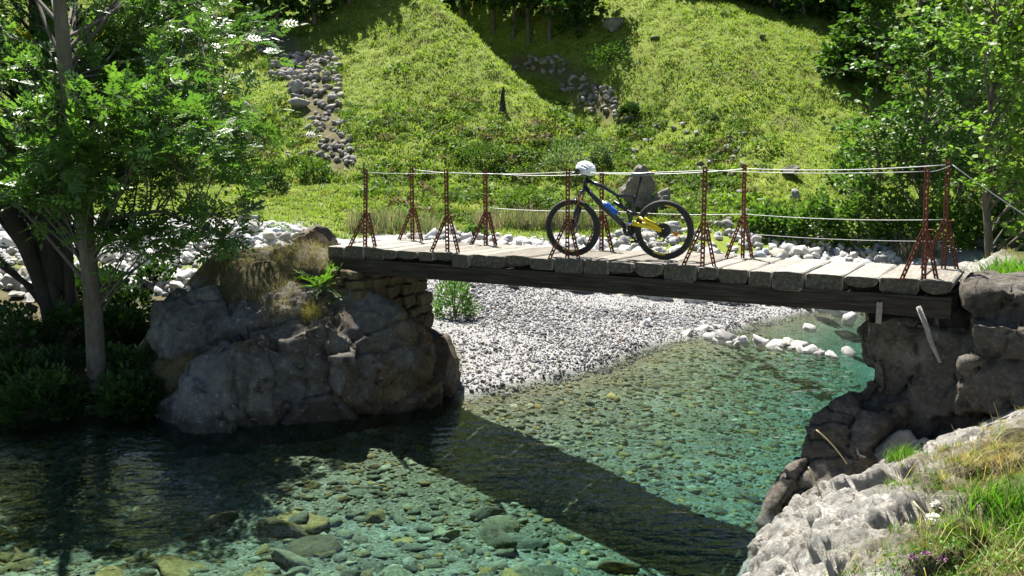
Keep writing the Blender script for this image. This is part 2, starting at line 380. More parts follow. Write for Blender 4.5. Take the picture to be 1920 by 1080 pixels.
peb = k.mix(0.75, k.ramp(k.noise(v, 3, 6, 0.7), [(0.3, (0.20, 0.195, 0.19)), (0.7, (0.34, 0.335, 0.33))]), k.ramp(vor.outputs['Color'], [(0.0, (0.10, 0.098, 0.095)), (0.45, (0.28, 0.275, 0.27)), (1.0, (0.46, 0.455, 0.445))]))
bedc = k.mix(0.5, k.ramp(k.noise(v, 1.3, 7, 0.7), [(0.35, (0.05, 0.042, 0.018)), (0.52, (0.14, 0.125, 0.065)), (0.72, (0.30, 0.29, 0.20))]), k.ramp(vor.outputs['Color'], [(0.1, (0.035, 0.03, 0.014)), (0.5, (0.12, 0.105, 0.06)), (0.9, (0.30, 0.28, 0.20))]))
col = k.mix(sep.outputs[1], peb, bedc)
col = k.mix(sep.outputs[0], col, grs)
col = k.mix(sep.outputs[2], col, k.ramp(k.noise(v, 8, 5, 0.7), [(0.35, (0.05, 0.04, 0.022)), (0.7, (0.16, 0.125, 0.075))]))
k.base(col); k.rough(0.95, 0.2)
k.l(k.bump(k.noise(v, 18, 8, 0.75), 0.8, 0.05, k.bump(vor.outputs['Distance'], 0.6, 0.02)), k.p.inputs['Normal'])
ground = np_obj('ground', V, T3, k.m, None, cc, True); tag(ground, 'valley floor with gravel bar and steep green meadow slope', 'ground', kind='structure')

# ------------------------------------------------------------------ river
k = NM('clear_river_water'); v = k.coord()
h1 = k.noise(k.coord((1.0, 1.9, 1)), 2.6, 3, 0.5); h2 = k.noise(k.coord((1.0, 1.7, 1)), 9.0, 3, 0.5)
h3 = k.noise(k.coord((1.0, 1.5, 1)), 0.7, 3, 0.5); nrm = k.bump(h2, 0.24, 0.03, k.bump(h1, 0.42, 0.06, k.bump(h3, 0.25, 0.15)))
tr = k.n('ShaderNodeBsdfTransparent'); gl = k.n('ShaderNodeBsdfGlossy'); gl.inputs['Roughness'].default_value = 0.03
fr = k.n('ShaderNodeFresnel'); fr.inputs['IOR'].default_value = 1.33; mx = k.n('ShaderNodeMixShader')
k.l(nrm, gl.inputs['Normal']); k.l(nrm, fr.inputs['Normal'])
k.l(fr.outputs[0], mx.inputs[0]); k.l(tr.outputs[0], mx.inputs[1]); k.l(gl.outputs[0], mx.inputs[2]); k.l(mx.outputs[0], k.out.inputs[0])
va = k.n('ShaderNodeVolumeAbsorption'); va.inputs['Color'].default_value = (0.15, 0.79, 0.87, 1); va.inputs['Density'].default_value = 0.50
k.l(va.outputs[0], k.out.inputs['Volume'])
b = MB(); b.box(((-60 + 45) / 2, 4, (W - 7) / 2), (105, 72, abs(W + 7)))
water = b.obj('river_water', k.m); tag(water, 'clear turquoise mountain river over a stony bed', 'river', kind='structure')

# ------------------------------------------------------------------ rocks
def ico(sub):
    bm = bmesh.new(); bmesh.ops.create_icosphere(bm, subdivisions=sub, radius=1.0)
    V = np.array([v.co[:] for v in bm.verts]); T = np.array([[v.index for v in f.verts] for f in bm.faces]); bm.free(); return V, T
ICO = {s: ico(s) for s in (1, 2, 3, 4, 5)}
def rock_tpl(sub, seed, cuts=12, rough=0.06, flat=0.75):
    r = np.random.default_rng(seed); V, T = ICO[sub]; V = V.copy()
    for _ in range(cuts):
        n = r.normal(size=3); n /= np.linalg.norm(n); d = r.uniform(0.36, 0.75)
        q = np.maximum(V @ n - d, 0); V -= q[:, None] * n
    V = V * (1 + rough * fbm(V * 2.2 + seed * 3.1, 4, seed)[:, None])
    V *= np.array([1.0, r.uniform(0.65, 0.95), r.uniform(flat * 0.7, flat * 1.15)])
    return V, T
def pebble(seed):                              # ten facets
    r = np.random.default_rng(seed); a_ = np.arange(5) * 1.2566 + r.uniform(-.3, .3, 5)
    V_ = np.r_[np.c_[np.cos(a_), np.sin(a_), r.uniform(-.15, .25, 5)] * r.uniform(0.8, 1.1, (5, 1)), [[r.uniform(-.3, .3), r.uniform(-.3, .3), 0.62]], [[0, 0, -0.6]]] * np.array([1, r.uniform(.6, .95), r.uniform(.7, 1.1)])
    return V_, np.array([(i, (i + 1) % 5, 5) for i in range(5)] + [((i + 1) % 5, i, 6) for i in range(5)])
PEB = [pebble(s) for s in range(10)]
def hull_rock(seed, n_=15):                    # crisp broken stone
    r = np.random.default_rng(seed); bm = bmesh.new(); p = r.normal(size=(n_, 3)); p /= np.linalg.norm(p, axis=1, keepdims=True); p *= r.uniform(0.8, 1.08, (n_, 1)) * np.array([1, r.uniform(.65, .95), r.uniform(.5, .8)])
    for q in p: bm.verts.new(q)
    g_ = bmesh.ops.convex_hull(bm, input=bm.verts[:]); bmesh.ops.delete(bm, geom=[e for e in g_['geom_interior'] if isinstance(e, bmesh.types.BMVert)], context='VERTS')
    ed = [e for e in bm.edges if len(e.link_faces) == 2]; bmesh.ops.bevel(bm, geom=ed, offset=0.035, segments=1, affect='EDGES'); bmesh.ops.triangulate(bm, faces=bm.faces[:]); bmesh.ops.recalc_face_normals(bm, faces=bm.faces[:])
    bm.verts.index_update(); V = np.array([v.co[:] for v in bm.verts]); T = np.array([[v.index for v in f.verts] for f in bm.faces]); bm.free(); return V, T
STN = [hull_rock(20 + s) for s in range(10)]
def hull_plain(seed, n_=13):
    r = np.random.default_rng(seed); bm = bmesh.new(); p = r.normal(size=(n_, 3)); p /= np.linalg.norm(p, axis=1, keepdims=True); p *= np.array([1, r.uniform(.65, .95), r.uniform(.55, .85)])
    for q in p: bm.verts.new(q)
    bmesh.ops.convex_hull(bm, input=bm.verts[:]); bmesh.ops.triangulate(bm, faces=bm.faces[:]); bmesh.ops.recalc_face_normals(bm, faces=bm.faces[:])
    bm.verts.index_update(); V = np.array([v.co[:] for v in bm.verts]); T = np.array([[v.index for v in f.verts] for f in bm.faces]); bm.free(); return V, T
HUL = [hull_plain(70 + s) for s in range(10)]
BIG = [rock_tpl(3, 50 + s, 13, 0.10) for s in range(6)]
STN_ME = {}
def tint_mesh(kind, i, var):                 # shared meshes for single stones; colour shade kept per mesh
    key = (kind, i, var)
    if key not in STN_ME:
        V, T = {'s': STN, 'b': BIG, 'p': PEB}[kind][i]
        c = {0: (1, 1, 1), 1: (0.78, 0.77, 0.76), 2: (1.08, 1.05, 0.98), 3: (0.92, 0.86, 0.74), 4: (0.6, 0.6, 0.6)}[var]
        STN_ME[key] = np_mesh('stone', V, T, np.array([c]).repeat(len(V), 0), kind == 'b')
    return STN_ME[key]
def stone(name, p, size, m, parent=None, kind='s', var=None, i=None, squash=1.0):
    i = int(rng.integers(0, 10 if kind == 's' else 6)) if i is None else i
    var = int(rng.choice([0, 0, 0, 1, 2, 3, 4], p=[.2, .2, .1, .18, .17, .1, .05])) if var is None else var
    me = tint_mesh(kind, i, var)
    if not me.materials: me.materials.append(m)
    elif me.materials[0] != m:
        key = (kind, i, var, m.name)
        if key not in STN_ME:
            STN_ME[key] = me.copy(); STN_ME[key].materials[0] = m
        me = STN_ME[key]
    o = bpy.data.objects.new(name, me); o.location = p; o.scale = (size, size, size * squash)
    o.rotation_euler = (rng.uniform(-.7, .7), rng.uniform(-.7, .7), rng.uniform(0, 6.28)); return link(o, parent)
def stone_mass(name, P, S, m, tpl, cols, parent=None, tilt=0.5):
    nb = NB(); k = rng.integers(0, len(tpl), len(P))
    for i, (tv, tf) in enumerate(tpl):
        q = k == i
        if q.any(): nb.add(*stamp(tv, tf, P[q], rand_rot(q.sum(), tilt), S[q], cols[q]))
    return nb.obj(name, m, parent)
def shades(n, lo=0.55, hi=1.1):
    g = rng.uniform(lo, hi, n)[:, None]; t = rng.normal(0, 0.04, (n, 1))
    return np.clip(np.concatenate([g * (1 + t), g, g * (1 - 1.3 * t)], 1), 0, 1.15)

# pebbles of the gravel bar
n = 88000
X = rng.uniform(-6, 9, n); Y = 12 + rng.beta(1.1, 1.3, n) * 11.5
d = sdist(X, Y, LEFT); px, py = to_px(np.stack([X, Y, terrain(X, Y)], -1))
q = (d > -0.25) & (d < 9) & (px > 760) & (px < 1750) & (np.hypot((X + 3.3) / 1.35, (Y - 13.1) / 1.5) > 1.1) & (-sdist(X, Y, FOOT) < -0.2)
X, Y = X[q], Y[q]; S = rng.gamma(1.5, 0.0075, len(X)) + 0.010
P = np.stack([X, Y, terrain(X, Y) + S * 0.25], -1)
gs = shades(len(X), 0.26, 0.9); gs *= np.array([[0.86, 0.86, 0.91]]); gs *= (0.86 + 0.5 * fb2(X * 0.6 + Y * 0.5, Y * 0.9 - X * 0.5, 1.3, 4, 23))[:, None]; S = S * (0.85 + 0.9 * np.clip(fb2(X + Y * 0.3, Y, 1.7, 3, 29), -0.4, 1)); gs *= np.where(rng.random((len(X), 1)) < 0.06, np.array([[0.95, 0.75, 0.55]]), 1.0); gs *= (0.5 + 0.5 * sm(0.02, 0.35, sdist(X, Y, LEFT) + 0.12 * fb2(X, Y, 0.6, 3, 19)))[:, None]
tag(stone_mass('gravel', P, S, M['cobble'], PEB, gs, None, 1.2), 'pale grey gravel of the bar beneath the bridge', 'gravel', kind='stuff')

# white cobbles behind the bridge: 300 single stones, the rest one mass
cobbank = empty('cobble_bank', (3, 22.5, -1.2)); tag(cobbank, 'broad bank of white river cobbles behind the bridge', 'cobbles', kind='structure')
n = 15000
X = rng.uniform(-17, 14, n); Y = rng.uniform(14.5, 28, n); d = sdist(X, Y, LEFT); Z = terrain(X, Y)
px, py = to_px(np.stack([X, Y, Z], -1))
limf = lambda X: 25.0 + 0.9 * fb2(X, X * 0, 3, 3, 77) + 1.4 * sm(1, 5, X) - 0.02 * X - 2.7 * sm(-1.5, -4.5, X)
lim = limf(X)
q = (Y < lim) & (Y > 19.2 - 4.0 * sm(-4, -6, X) + 0.6 * fb2(X, Y, 2, 2, 5)) & (d > 0.2) & (px > -60) & (px < 1760)
X, Y, Z = X[q], Y[q], Z[q]; S = rng.gamma(1.8, 0.042, len(X)) + 0.045
S = np.minimum(S * (1 + 0.45 * sm(-1, 1, X) * sm(24.5, 23, Y)), 0.36); order = np.argsort(-S * (887 / Y)); X, Y, Z, S = X[order], Y[order], Z[order], S[order]
for i in range(290):
    o = stone('stone', (X[i] - 3, Y[i] - 22.5, Z[i] + 1.2 + S[i] * 0.25), S[i], M['cobble'], cobbank)
m_ = slice(290, 3300)
o = stone_mass('small_cobbles', np.stack([X[m_] - 3, Y[m_] - 22.5, Z[m_] + 1.2 + S[m_] * 0.25], -1), S[m_] * 0.9, M['cobble'], HUL, shades(len(X[m_]), 0.45, 1.15), cobbank, 1.2)
tag(o, kind='stuff')

# submerged stones
n = 30000
X = rng.uniform(-7.5, 6.2, n); Y = rng.uniform(6.3, 17, n); d = -sdist(X, Y, LEFT); d2 = sdist(X, Y, FOOT)
q = (d > 0.05) & (d2 > 0.05); X, Y = X[q], Y[q]; Z = terrain(X, Y)
big_ = rng.random(len(X)) < 0.03 * sm(9.4, 8.2, Y); S = np.where(big_, rng.uniform(0.14, 0.42, len(X)), rng.gamma(1.5, 0.020, len(X)) + 0.016)
S = np.minimum(S, np.clip((W - 0.04 - Z) * 0.9, 0.02, 0.42))
g = shades(len(X), 0.3, 1.15) * np.where(rng.random((len(X), 1)) < 0.3, np.array([[1.1, 0.80, 0.36]]), np.array([[1.0, 0.97, 0.82]]))
big = S > 0.17
nb = NB()
for tpl, sel in ((PEB, S < 0.062), (HUL, (S >= 0.062) & ~big), (BIG, big)):
    ids = rng.integers(0, len(tpl), len(X))
    for i, (tv, tf) in enumerate(tpl):
        qq = sel & (ids == i)
        if qq.any(): nb.add(*stamp(tv * np.array([1, 1, 0.6]), tf, np.stack([X, Y, Z - 0.1 * S], -1)[qq], rand_rot(qq.sum(), 0.3), S[qq], g[qq]))
tag(nb.obj('submerged_stones', M['bedstone']), 'stones on the river bed seen through clear water', 'stones', kind='stuff')

# row of white stones damming the pool
dam = [(int(x_), int(y_), int(r_)) for x_, y_, r_ in zip(rng.uniform(1250, 1540, 34), rng.normal(0, 5, 34), rng.uniform(5, 11, 34))]
dam = [(x_, y_ + int(np.interp(x_, [1250, 1300, 1400, 1540], [624, 628, 640, 660])), r_) for x_, y_, r_ in dam] + [(1212, 606, 15), (1262, 628, 16), (1290, 630, 18), (1312, 622, 20), (1335, 632, 17), (1362, 632, 24), (1395, 640, 17), (1425, 640, 19), (1452, 648, 21), (1478, 646, 16), (1498, 650, 20), (1520, 656, 17), (1500, 612, 0), (1515, 613, 18), (1345, 615, 12), (1240, 620, 10), (1560, 668, 14), (1590, 660, 16), (1545, 576, 22), (1575, 583, 22), (1510, 572, 14), (1590, 598, 16)]
damrow = empty('stone_row', (3.6, 16.2, W)); tag(damrow, 'row of white stones between gravel bar and right abutment, damming the pool', 'stones')
dn = Vector((3.6, 16.2, W))
for (x, y, r) in dam:
    if r == 0 or (x, y) in ((1212, 606), (1515, 613), (1545, 576), (1575, 583), (1510, 572), (1590, 598)): continue
    p = gp(x, y, W - 0.01); stone('stone', Vector(p) - dn, r / F * p[1] * 1.2, M['cobble'], damrow, var=int(rng.choice([0, 1, 1, 3, 4])))
p = gp(1212, 606, W + 0.16); tag(stone('river_stone', p, 0.14, M['cobble'], kind='s', var=0), 'rounded white stone alone on the gravel bar near the stone row', 'stone')
p = gp(1517, 616, W - 0.02); tag(stone('river_stone', p, 0.19, M['cobble'], kind='s', var=1, squash=0.7), 'flat white stone standing alone in the upstream pool', 'stone')
for (x, y, r, wl_) in [(1545, 578, 20, 'pale stone behind the upstream pool, second from the abutment'), (1578, 584, 24, 'large pale stone behind the upstream pool, touching the abutment'), (1512, 572, 13, 'small pale stone behind the upstream pool, farthest from the abutment'), (1592, 600, 15, 'pale stone in the upstream pool close under the abutment')]:
    p = gp(x, y, W + 0.1); tag(stone('river_stone', p, r / F * p[1] * 1.2, M['cobble'], var=1), wl_, 'stone', 'pale stones behind the upstream pool')
for (x, y, r, lab, vr) in [(936, 532, 17, 'ochre stone on gravel behind the green bush', 3), (962, 540, 19, 'brown angular stone on gravel, bigger of the pair behind the bush', 4), (915, 526, 14, 'dark stone on gravel right behind the green bush', 4), (1203, 546, 15, 'flat ochre stone below the middle of the bridge', 3)]:
    p = hit(x, y, 14); tag(stone('gravel_bar_stone', p + np.array([0, 0, 0.06]), r / F * p[1] * 1.1, M['hillrock'], var=vr, squash=0.8), lab, 'stone')

# ------------------------------------------------------------------ remeshed rock bodies
def hull_body(name, groups, voxel, disp, m, label, cat, kind=None, smooth=True):
    bm = bmesh.new()
    for pts in groups:
        vs_ = [bm.verts.new(p) for p in pts]
        r_ = bmesh.ops.convex_hull(bm, input=vs_)
        bmesh.ops.delete(bm, geom=[e for e in set(r_['geom_interior'] + r_['geom_unused']) if isinstance(e, bmesh.types.BMVert)], context='VERTS')
    bmesh.ops.recalc_face_normals(bm, faces=bm.faces)
    me = bpy.data.meshes.new(name); bm.to_mesh(me); bm.free()
    o = link(bpy.data.objects.new(name, me))
    rm = o.modifiers.new('r', 'REMESH'); rm.mode = 'VOXEL'; rm.voxel_size = voxel
    dg = bpy.context.evaluated_depsgraph_get(); me2 = bpy.data.meshes.new_from_object(o.evaluated_get(dg))
    o.modifiers.clear(); o.data = me2; me2.name = name
    nv = len(me2.vertices); P = np.empty(nv * 3); me2.vertices.foreach_get('co', P); P = P.reshape(-1, 3)
    N = np.empty(nv * 3); me2.vertices.foreach_get('normal', N); N = N.reshape(-1, 3)
    P = disp(P, N); me2.vertices.foreach_set('co', P.astype(np.float32).ravel()); me2.update()
    if smooth: me2.polygons.foreach_set('use_smooth', [True] * len(me2.polygons))
    me2.materials.clear(); me2.materials.append(m)
    return tag(o, label, cat, None, kind)
def disp_boulder(P, N):
    wp = P + 0.04 * np.stack([fbm(P * 2, 3, 1), fbm(P * 2, 3, 2), fbm(P * 2, 3, 4)], -1)
    e1, r1, t1_ = blocks(wp * np.array([1, 1, 1.1]), 1.15, 5); e2, r2, t2_ = blocks(wp, 0.36, 25)
    d = 0.04 * fbm(P * 0.9, 4, 3) + 0.022 * fbm(P * 5.1, 4, 5, 0.6) + 0.26 * r1 + 0.42 * t1_ - 0.05 * np.exp(-(e1 / 0.025) ** 2) + 0.02 * r2 + 0.10 * t2_
    q = P @ np.array([0.55, 0.2, 0.8]); d += 0.035 * (np.abs(((q * 3.2 + 0.6 * fbm(P * 1.2, 3, 9)) % 1) - 0.5) * 2) ** 3
    c = np.abs(fbm(P * 1.1 + 5, 3, 14)); d -= 0.07 * np.exp(-(c / 0.035) ** 2)
    return P + N * d[:, None]
def pts(*a): return [tuple(pd(x, y, Y)) for x, y, Y in a]
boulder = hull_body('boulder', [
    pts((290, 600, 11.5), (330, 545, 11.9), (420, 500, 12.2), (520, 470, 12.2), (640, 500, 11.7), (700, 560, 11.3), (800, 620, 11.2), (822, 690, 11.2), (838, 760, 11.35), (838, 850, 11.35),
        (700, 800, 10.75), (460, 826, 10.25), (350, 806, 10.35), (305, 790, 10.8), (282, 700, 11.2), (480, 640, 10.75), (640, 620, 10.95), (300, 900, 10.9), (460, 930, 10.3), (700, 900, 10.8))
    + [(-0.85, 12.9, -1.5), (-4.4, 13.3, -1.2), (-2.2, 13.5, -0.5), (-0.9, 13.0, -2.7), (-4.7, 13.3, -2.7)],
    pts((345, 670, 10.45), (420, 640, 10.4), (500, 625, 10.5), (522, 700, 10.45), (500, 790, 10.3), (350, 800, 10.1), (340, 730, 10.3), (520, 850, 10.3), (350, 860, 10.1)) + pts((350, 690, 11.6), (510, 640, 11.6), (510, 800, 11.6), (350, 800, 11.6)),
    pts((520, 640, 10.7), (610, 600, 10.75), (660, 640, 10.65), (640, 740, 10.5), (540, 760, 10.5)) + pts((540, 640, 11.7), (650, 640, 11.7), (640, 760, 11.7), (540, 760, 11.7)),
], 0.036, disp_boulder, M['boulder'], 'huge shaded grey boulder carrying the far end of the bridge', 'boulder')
def disp_lime(P, N):
    q = P @ np.array([0.35, 0.75, 0.55]) + 0.35 * fbm(P * 0.8, 3, 2)
    wp = P + 0.05 * np.stack([fbm(P * 2.5, 3, 1), fbm(P * 2.5, 3, 2), fbm(P * 2.5, 3, 4)], -1)
    rot = wp @ np.array([[0.86, 0.35, 0.36], [-0.45, 0.84, 0.28], [-0.2, -0.4, 0.89]])
    e1, r1, t1_ = blocks(rot * np.array([0.55, 1.3, 1.3]), 0.55, 45); e2, r2, t2_ = blocks(rot * np.array([0.6, 1.2, 1.2]), 0.20, 65)
    d = 0.17 * r1 + 0.16 * t1_ - 0.10 * np.exp(-(e1 / 0.035) ** 2) + 0.035 * r2 + 0.09 * t2_ - 0.03 * np.exp(-(e2 / 0.05) ** 2) + 0.03 * fbm(P * 1.3, 4, 6) + 0.05 * (np.abs((q * 3.4) % 1 - 0.5) * 2 - 0.5) + 0.02 * fbm(P * 6.5, 4, 8)
    return P + N * d[:, None]

# right bank rock: loft along the foot curve
def resample(L, st):
    d = np.r_[0, np.cumsum(np.hypot(*np.diff(L, axis=0).T))]; s = np.arange(0, d[-1], st)
    return np.stack([np.interp(s, d, L[:, 0]), np.interp(s, d, L[:, 1])], -1)
FL = resample(FOOT[2:13], 0.016); _y = FL[:, 1]; FL = FL[((_y > 4.3) & (_y < 9.2)) | (np.arange(len(FL)) % 6 == 0)]
ker = np.ones(17) / 17
FL[:, 0] = np.convolve(np.pad(FL[:, 0], 8, 'edge'), ker, 'valid'); FL[:, 1] = np.convolve(np.pad(FL[:, 1], 8, 'edge'), ker, 'valid')
tg = np.gradient(FL, axis=0); tg /= np.linalg.norm(tg, axis=1, keepdims=True)
nr = np.stack([tg[:, 1], -tg[:, 0]], -1)
ws = np.r_[np.arange(-0.1, 1.7, 0.018), np.arange(1.7, 3, 0.06), np.arange(3, 6.2, 0.2)]
# smooth normals' fan-out further from the edge
LX = FL[:, None, 0] + nr[:, None, 0] * ws[None, :]; LY = FL[:, None, 1] + nr[:, None, 1] * ws[None, :]
dd = -sdist(LX, LY, FOOT); LZ = bankz(np.minimum(dd, ws[None, :] + 0.0 * dd), LY)
P = np.stack([LX, LY, LZ], -1); si, sj = LX.shape
I, J = np.meshgrid(np.arange(si - 1), np.arange(sj - 1), indexing='ij'); a = (I * sj + J).ravel()
T4 = np.stack([a, a + sj, a + sj + 1, a + 1], -1); T3b = np.concatenate([T4[:, [0, 2, 1]], T4[:, [0, 3, 2]]])
nrm3 = np.cross(np.gradient(P, axis=0), np.gradient(P, axis=1)); nrm3 /= np.linalg.norm(nrm3, axis=-1, keepdims=True) + 1e-9
nrm3 *= np.sign(nrm3[..., 2:3] + 1e-6)
rk = sm(2.2, 0.9, ws)[None, :, None]
Pd = disp_lime(P.reshape(-1, 3), nrm3.reshape(-1, 3)).reshape(P.shape)
blk = 0.16 * np.round(2.2 * fbm(P * np.array([1.2, 1.2, 1.2]), 2, 61)) / 2.2
P = P + (Pd - P) * (0.20 + 0.95 * rk) + nrm3 * (0.4 * blk[..., None] * rk)
BANK = P.reshape(-1, 3)
gm = sm(0.85, 1.5, dd + 0.6 * fb2(LX, LY, 0.8, 4, 71)) * sm(6.5, 5.8, LY - 0.10 * (LX - 2) + 0.6 * fb2(LX, LY, 0.7, 3, 72)) + sm(1.3, 1.8, dd) * sm(8.9, 9.5, LY)
k = NM('bank_limestone'); v = k.coord()
a_ = k.noise(v, 2.4, 9, 0.7); b_ = k.noise(v, 15, 8, 0.75); c_ = k.noise(v, 5.5, 6, 0.7)
rc = k.ramp(a_, [(0.28, (0.27, 0.24, 0.185)), (0.44, (0.52, 0.495, 0.435)), (0.63, (0.66, 0.64, 0.59))])
rc = k.mix(0.5, rc, k.ramp(b_, [(0.32, (0.22, 0.19, 0.14)), (0.46, (0.50, 0.475, 0.42)), (0.62, (0.66, 0.64, 0.595))]))
rc = k.mix(k.ramp(c_, [(0.57, (0, 0, 0)), (0.63, (0.8, 0.8, 0.8))]), rc, (0.11, 0.08, 0.05))
sep = k.n('ShaderNodeSeparateColor'); k.l(k.attr(), sep.inputs[0])
soil = k.ramp(k.noise(v, 5, 7, 0.75), [(0.3, (0.08, 0.075, 0.025)), (0.5, (0.17, 0.15, 0.06)), (0.72, (0.27, 0.22, 0.12))])
k.base(k.mix(sep.outputs[0], rc, soil)); k.rough(0.92, 0.2)
vp = k.n('ShaderNodeTexVoronoi'); vp.inputs['Scale'].default_value = 17; k.l(v, vp.inputs['Vector'])
k.l(k.bump(k.noise(v, 60, 7, 0.75), 1.0, 0.014, k.bump(vp.outputs['Distance'], 0.7, 0.02, k.bump(b_, 1.0, 0.05))), k.p.inputs['Normal'])
o = np_obj('bank_rock', BANK, T3b, k.m, None, np.stack([gm] * 3, -1).reshape(-1, 3), True); tag(o, 'pale rugged limestone bank in the right foreground', 'rock', kind='structure')
BANKTREE = BVHTree.FromPolygons([tuple(p) for p in BANK], [tuple(t) for t in T3b.tolist()])
#@@PART2
# ------------------------------------------------------------------ bridge frame of reference: local x along the deck, y across, z up
BA = math.atan2(0.509, 0.861)
BO = Vector((-1.96, 11.55, 0.0))
BM_ = Matrix.Translation(BO) @ Matrix.Rotation(-BA, 4, 'Z')
def br(t, y, z=0.0): return BM_ @ Vector((t, y, z))
bridge = empty('footbridge', BO, -BA); tag(bridge, 'narrow timber footbridge with rusty railing posts spanning the river', 'bridge')

k = NM('weathered_plank'); oi = k.n('ShaderNodeObjectInfo'); v = k.coord((14, 1.1, 14)); v2 = k.coord((1, 1, 1))
add = k.n('ShaderNodeVectorMath', operation='ADD'); k.l(v, add.inputs[0]); k.l(oi.outputs['Location'], add.inputs[1])
g1 = k.noise(add.outputs[0], 2.2, 8, 0.65); g2 = k.noise(add.outputs[0], 9, 6, 0.7)
c1 = k.ramp(g1, [(0.28, (0.11, 0.10, 0.085)), (0.5, (0.30, 0.285, 0.25)), (0.72, (0.44, 0.42, 0.38))])
c1 = k.mix(0.45, c1, k.ramp(g2, [(0.3, (0.10, 0.09, 0.075)), (0.6, (0.40, 0.38, 0.34))]))
c1 = k.mix(0.8, c1, k.ramp(oi.outputs['Random'], [(0, (0.45, 0.42, 0.37)), (0.35, (0.72, 0.69, 0.64)), (0.7, (0.95, 0.93, 0.9)), (1, (1, 1, 1))]), 'MULTIPLY')
k.base(c1); k.rough(0.88, 0.2); k.l(k.bump(g2, 0.8, 0.012, k.bump(g1, 0.8, 0.02)), k.p.inputs['Normal'])
M['plank'] = k.m
k = NM('end_grain'); v = k.coord()
wv = k.noise(v, 26, 7, 0.75); k.base(k.ramp(wv, [(0.3, (0.03, 0.026, 0.02)), (0.55, (0.10, 0.09, 0.07)), (0.75, (0.22, 0.20, 0.165))])); k.rough(0.9, 0.2)
k.l(k.bump(wv, 0.9, 0.02), k.p.inputs['Normal']); M['endgrain'] = k.m
k = NM('dark_beam_wood'); g1 = k.noise(k.coord((0.7, 12, 12)), 3.0, 8, 0.7); k.base(k.ramp(g1, [(0.3, (0.012, 0.010, 0.008)), (0.5, (0.035, 0.028, 0.021)), (0.72, (0.085, 0.072, 0.056))])); k.rough(0.9, 0.2); k.l(k.bump(g1, 0.9, 0.02), k.p.inputs['Normal']); M['beam'] = k.m
k = NM('rusty_steel'); v = k.coord(); f1 = k.noise(v, 22, 8, 0.7)
k.base(k.ramp(f1, [(0.3, (0.035, 0.013, 0.009)), (0.5, (0.115, 0.034, 0.020)), (0.72, (0.19, 0.070, 0.038))])); k.rough(0.8, 0.3); k.l(k.bump(f1, 0.4, 0.004), k.p.inputs['Normal'])
M['rust'] = k.m
M['wire'] = plain('galvanised_wire', (0.42, 0.43, 0.42), 0.5, 0.2, 0.5, 0.2, 60)

# planks: half logs, flat top and rounded or squared underside
DW0, DW1 = -0.10, 1.24                         # across-deck extent
t = -0.52; pi = 0
while t < 7.0:
    wd = random.uniform(0.20, 0.36)
    if t + wd > 7.02: wd = 7.03 - t
    if wd < 0.15: break
    th = random.uniform(0.10, 0.15) if random.random() < 0.5 else random.uniform(0.15, 0.21)
    roundish = random.random() < 0.38
    hw = wd / 2 - 0.008
    if roundish:
        sec = [(-hw, -0.012), (-hw + 0.02, 0), (-hw * 0.3, 0.004), (hw * 0.35, 0.002), (hw - 0.02, 0), (hw, -0.014)]
        for a_ in np.linspace(0.12, math.pi - 0.12, 8): sec.append((hw * 0.97 * math.cos(a_), -0.03 - (th - 0.03) * math.sin(a_) ** 0.7))
    else:
        sec = [(-hw, -0.010), (-hw + 0.015, 0), (0, 0.003), (hw - 0.015, 0), (hw, -0.010), (hw, -th * 0.85), (hw - 0.025, -th), (-hw + 0.03, -th), (-hw, -th * 0.8)]
    n_ = len(sec); y0, y1 = DW0 + random.uniform(-0.05, 0.03), DW1 + random.uniform(-0.03, 0.07)
    ys = np.r_[y0, y0 + 0.012, np.linspace(y0 + 0.25, y1 - 0.25, 4), y1 - 0.012, y1]
    b = MB(); vv = []
    dz = random.uniform(-0.008, 0.010); sk = random.uniform(-0.012, 0.012)
    for i, yy in enumerate(ys):
        ins = 0.95 if i in (0, len(ys) - 1) else 1.0
        for (x_, z_) in sec:
            vv.append((x_ * ins + sk * (yy - 0.5) + random.uniform(-.004, .004), yy + (random.uniform(-.012, .012) if i in (0, len(ys) - 1) else 0), (z_ + th / 2) * ins - th / 2 + dz + random.uniform(-.003, .003)))
    ff = [(i * n_ + j, i * n_ + (j + 1) % n_, (i + 1) * n_ + (j + 1) % n_, (i + 1) * n_ + j) for i in range(len(ys) - 1) for j in range(n_)]
    ff += [tuple(range(n_)), tuple((len(ys) - 1) * n_ + j for j in range(n_))]
    b.add(vv, ff); o = b.obj('plank', M['plank'], bridge, loc=(t + wd / 2, 0, 0))
    o.data.materials.append(M['endgrain'])
    for p_ in o.data.polygons:
        if abs(p_.normal.y) > 0.75: p_.material_index = 1
    t += wd; pi += 1
for yy in (-0.035, 0.55, 1.16):
    b = MB(); b.box((3.25, yy, -0.245), (7.4, 0.16, 0.19)); b.obj('beam', M['beam'], bridge)
b = MB(); b.box((6.35, -0.13, -0.33), (0.05, 0.03, 0.20)); b.obj('hanging_batten', M['plank'], bridge)

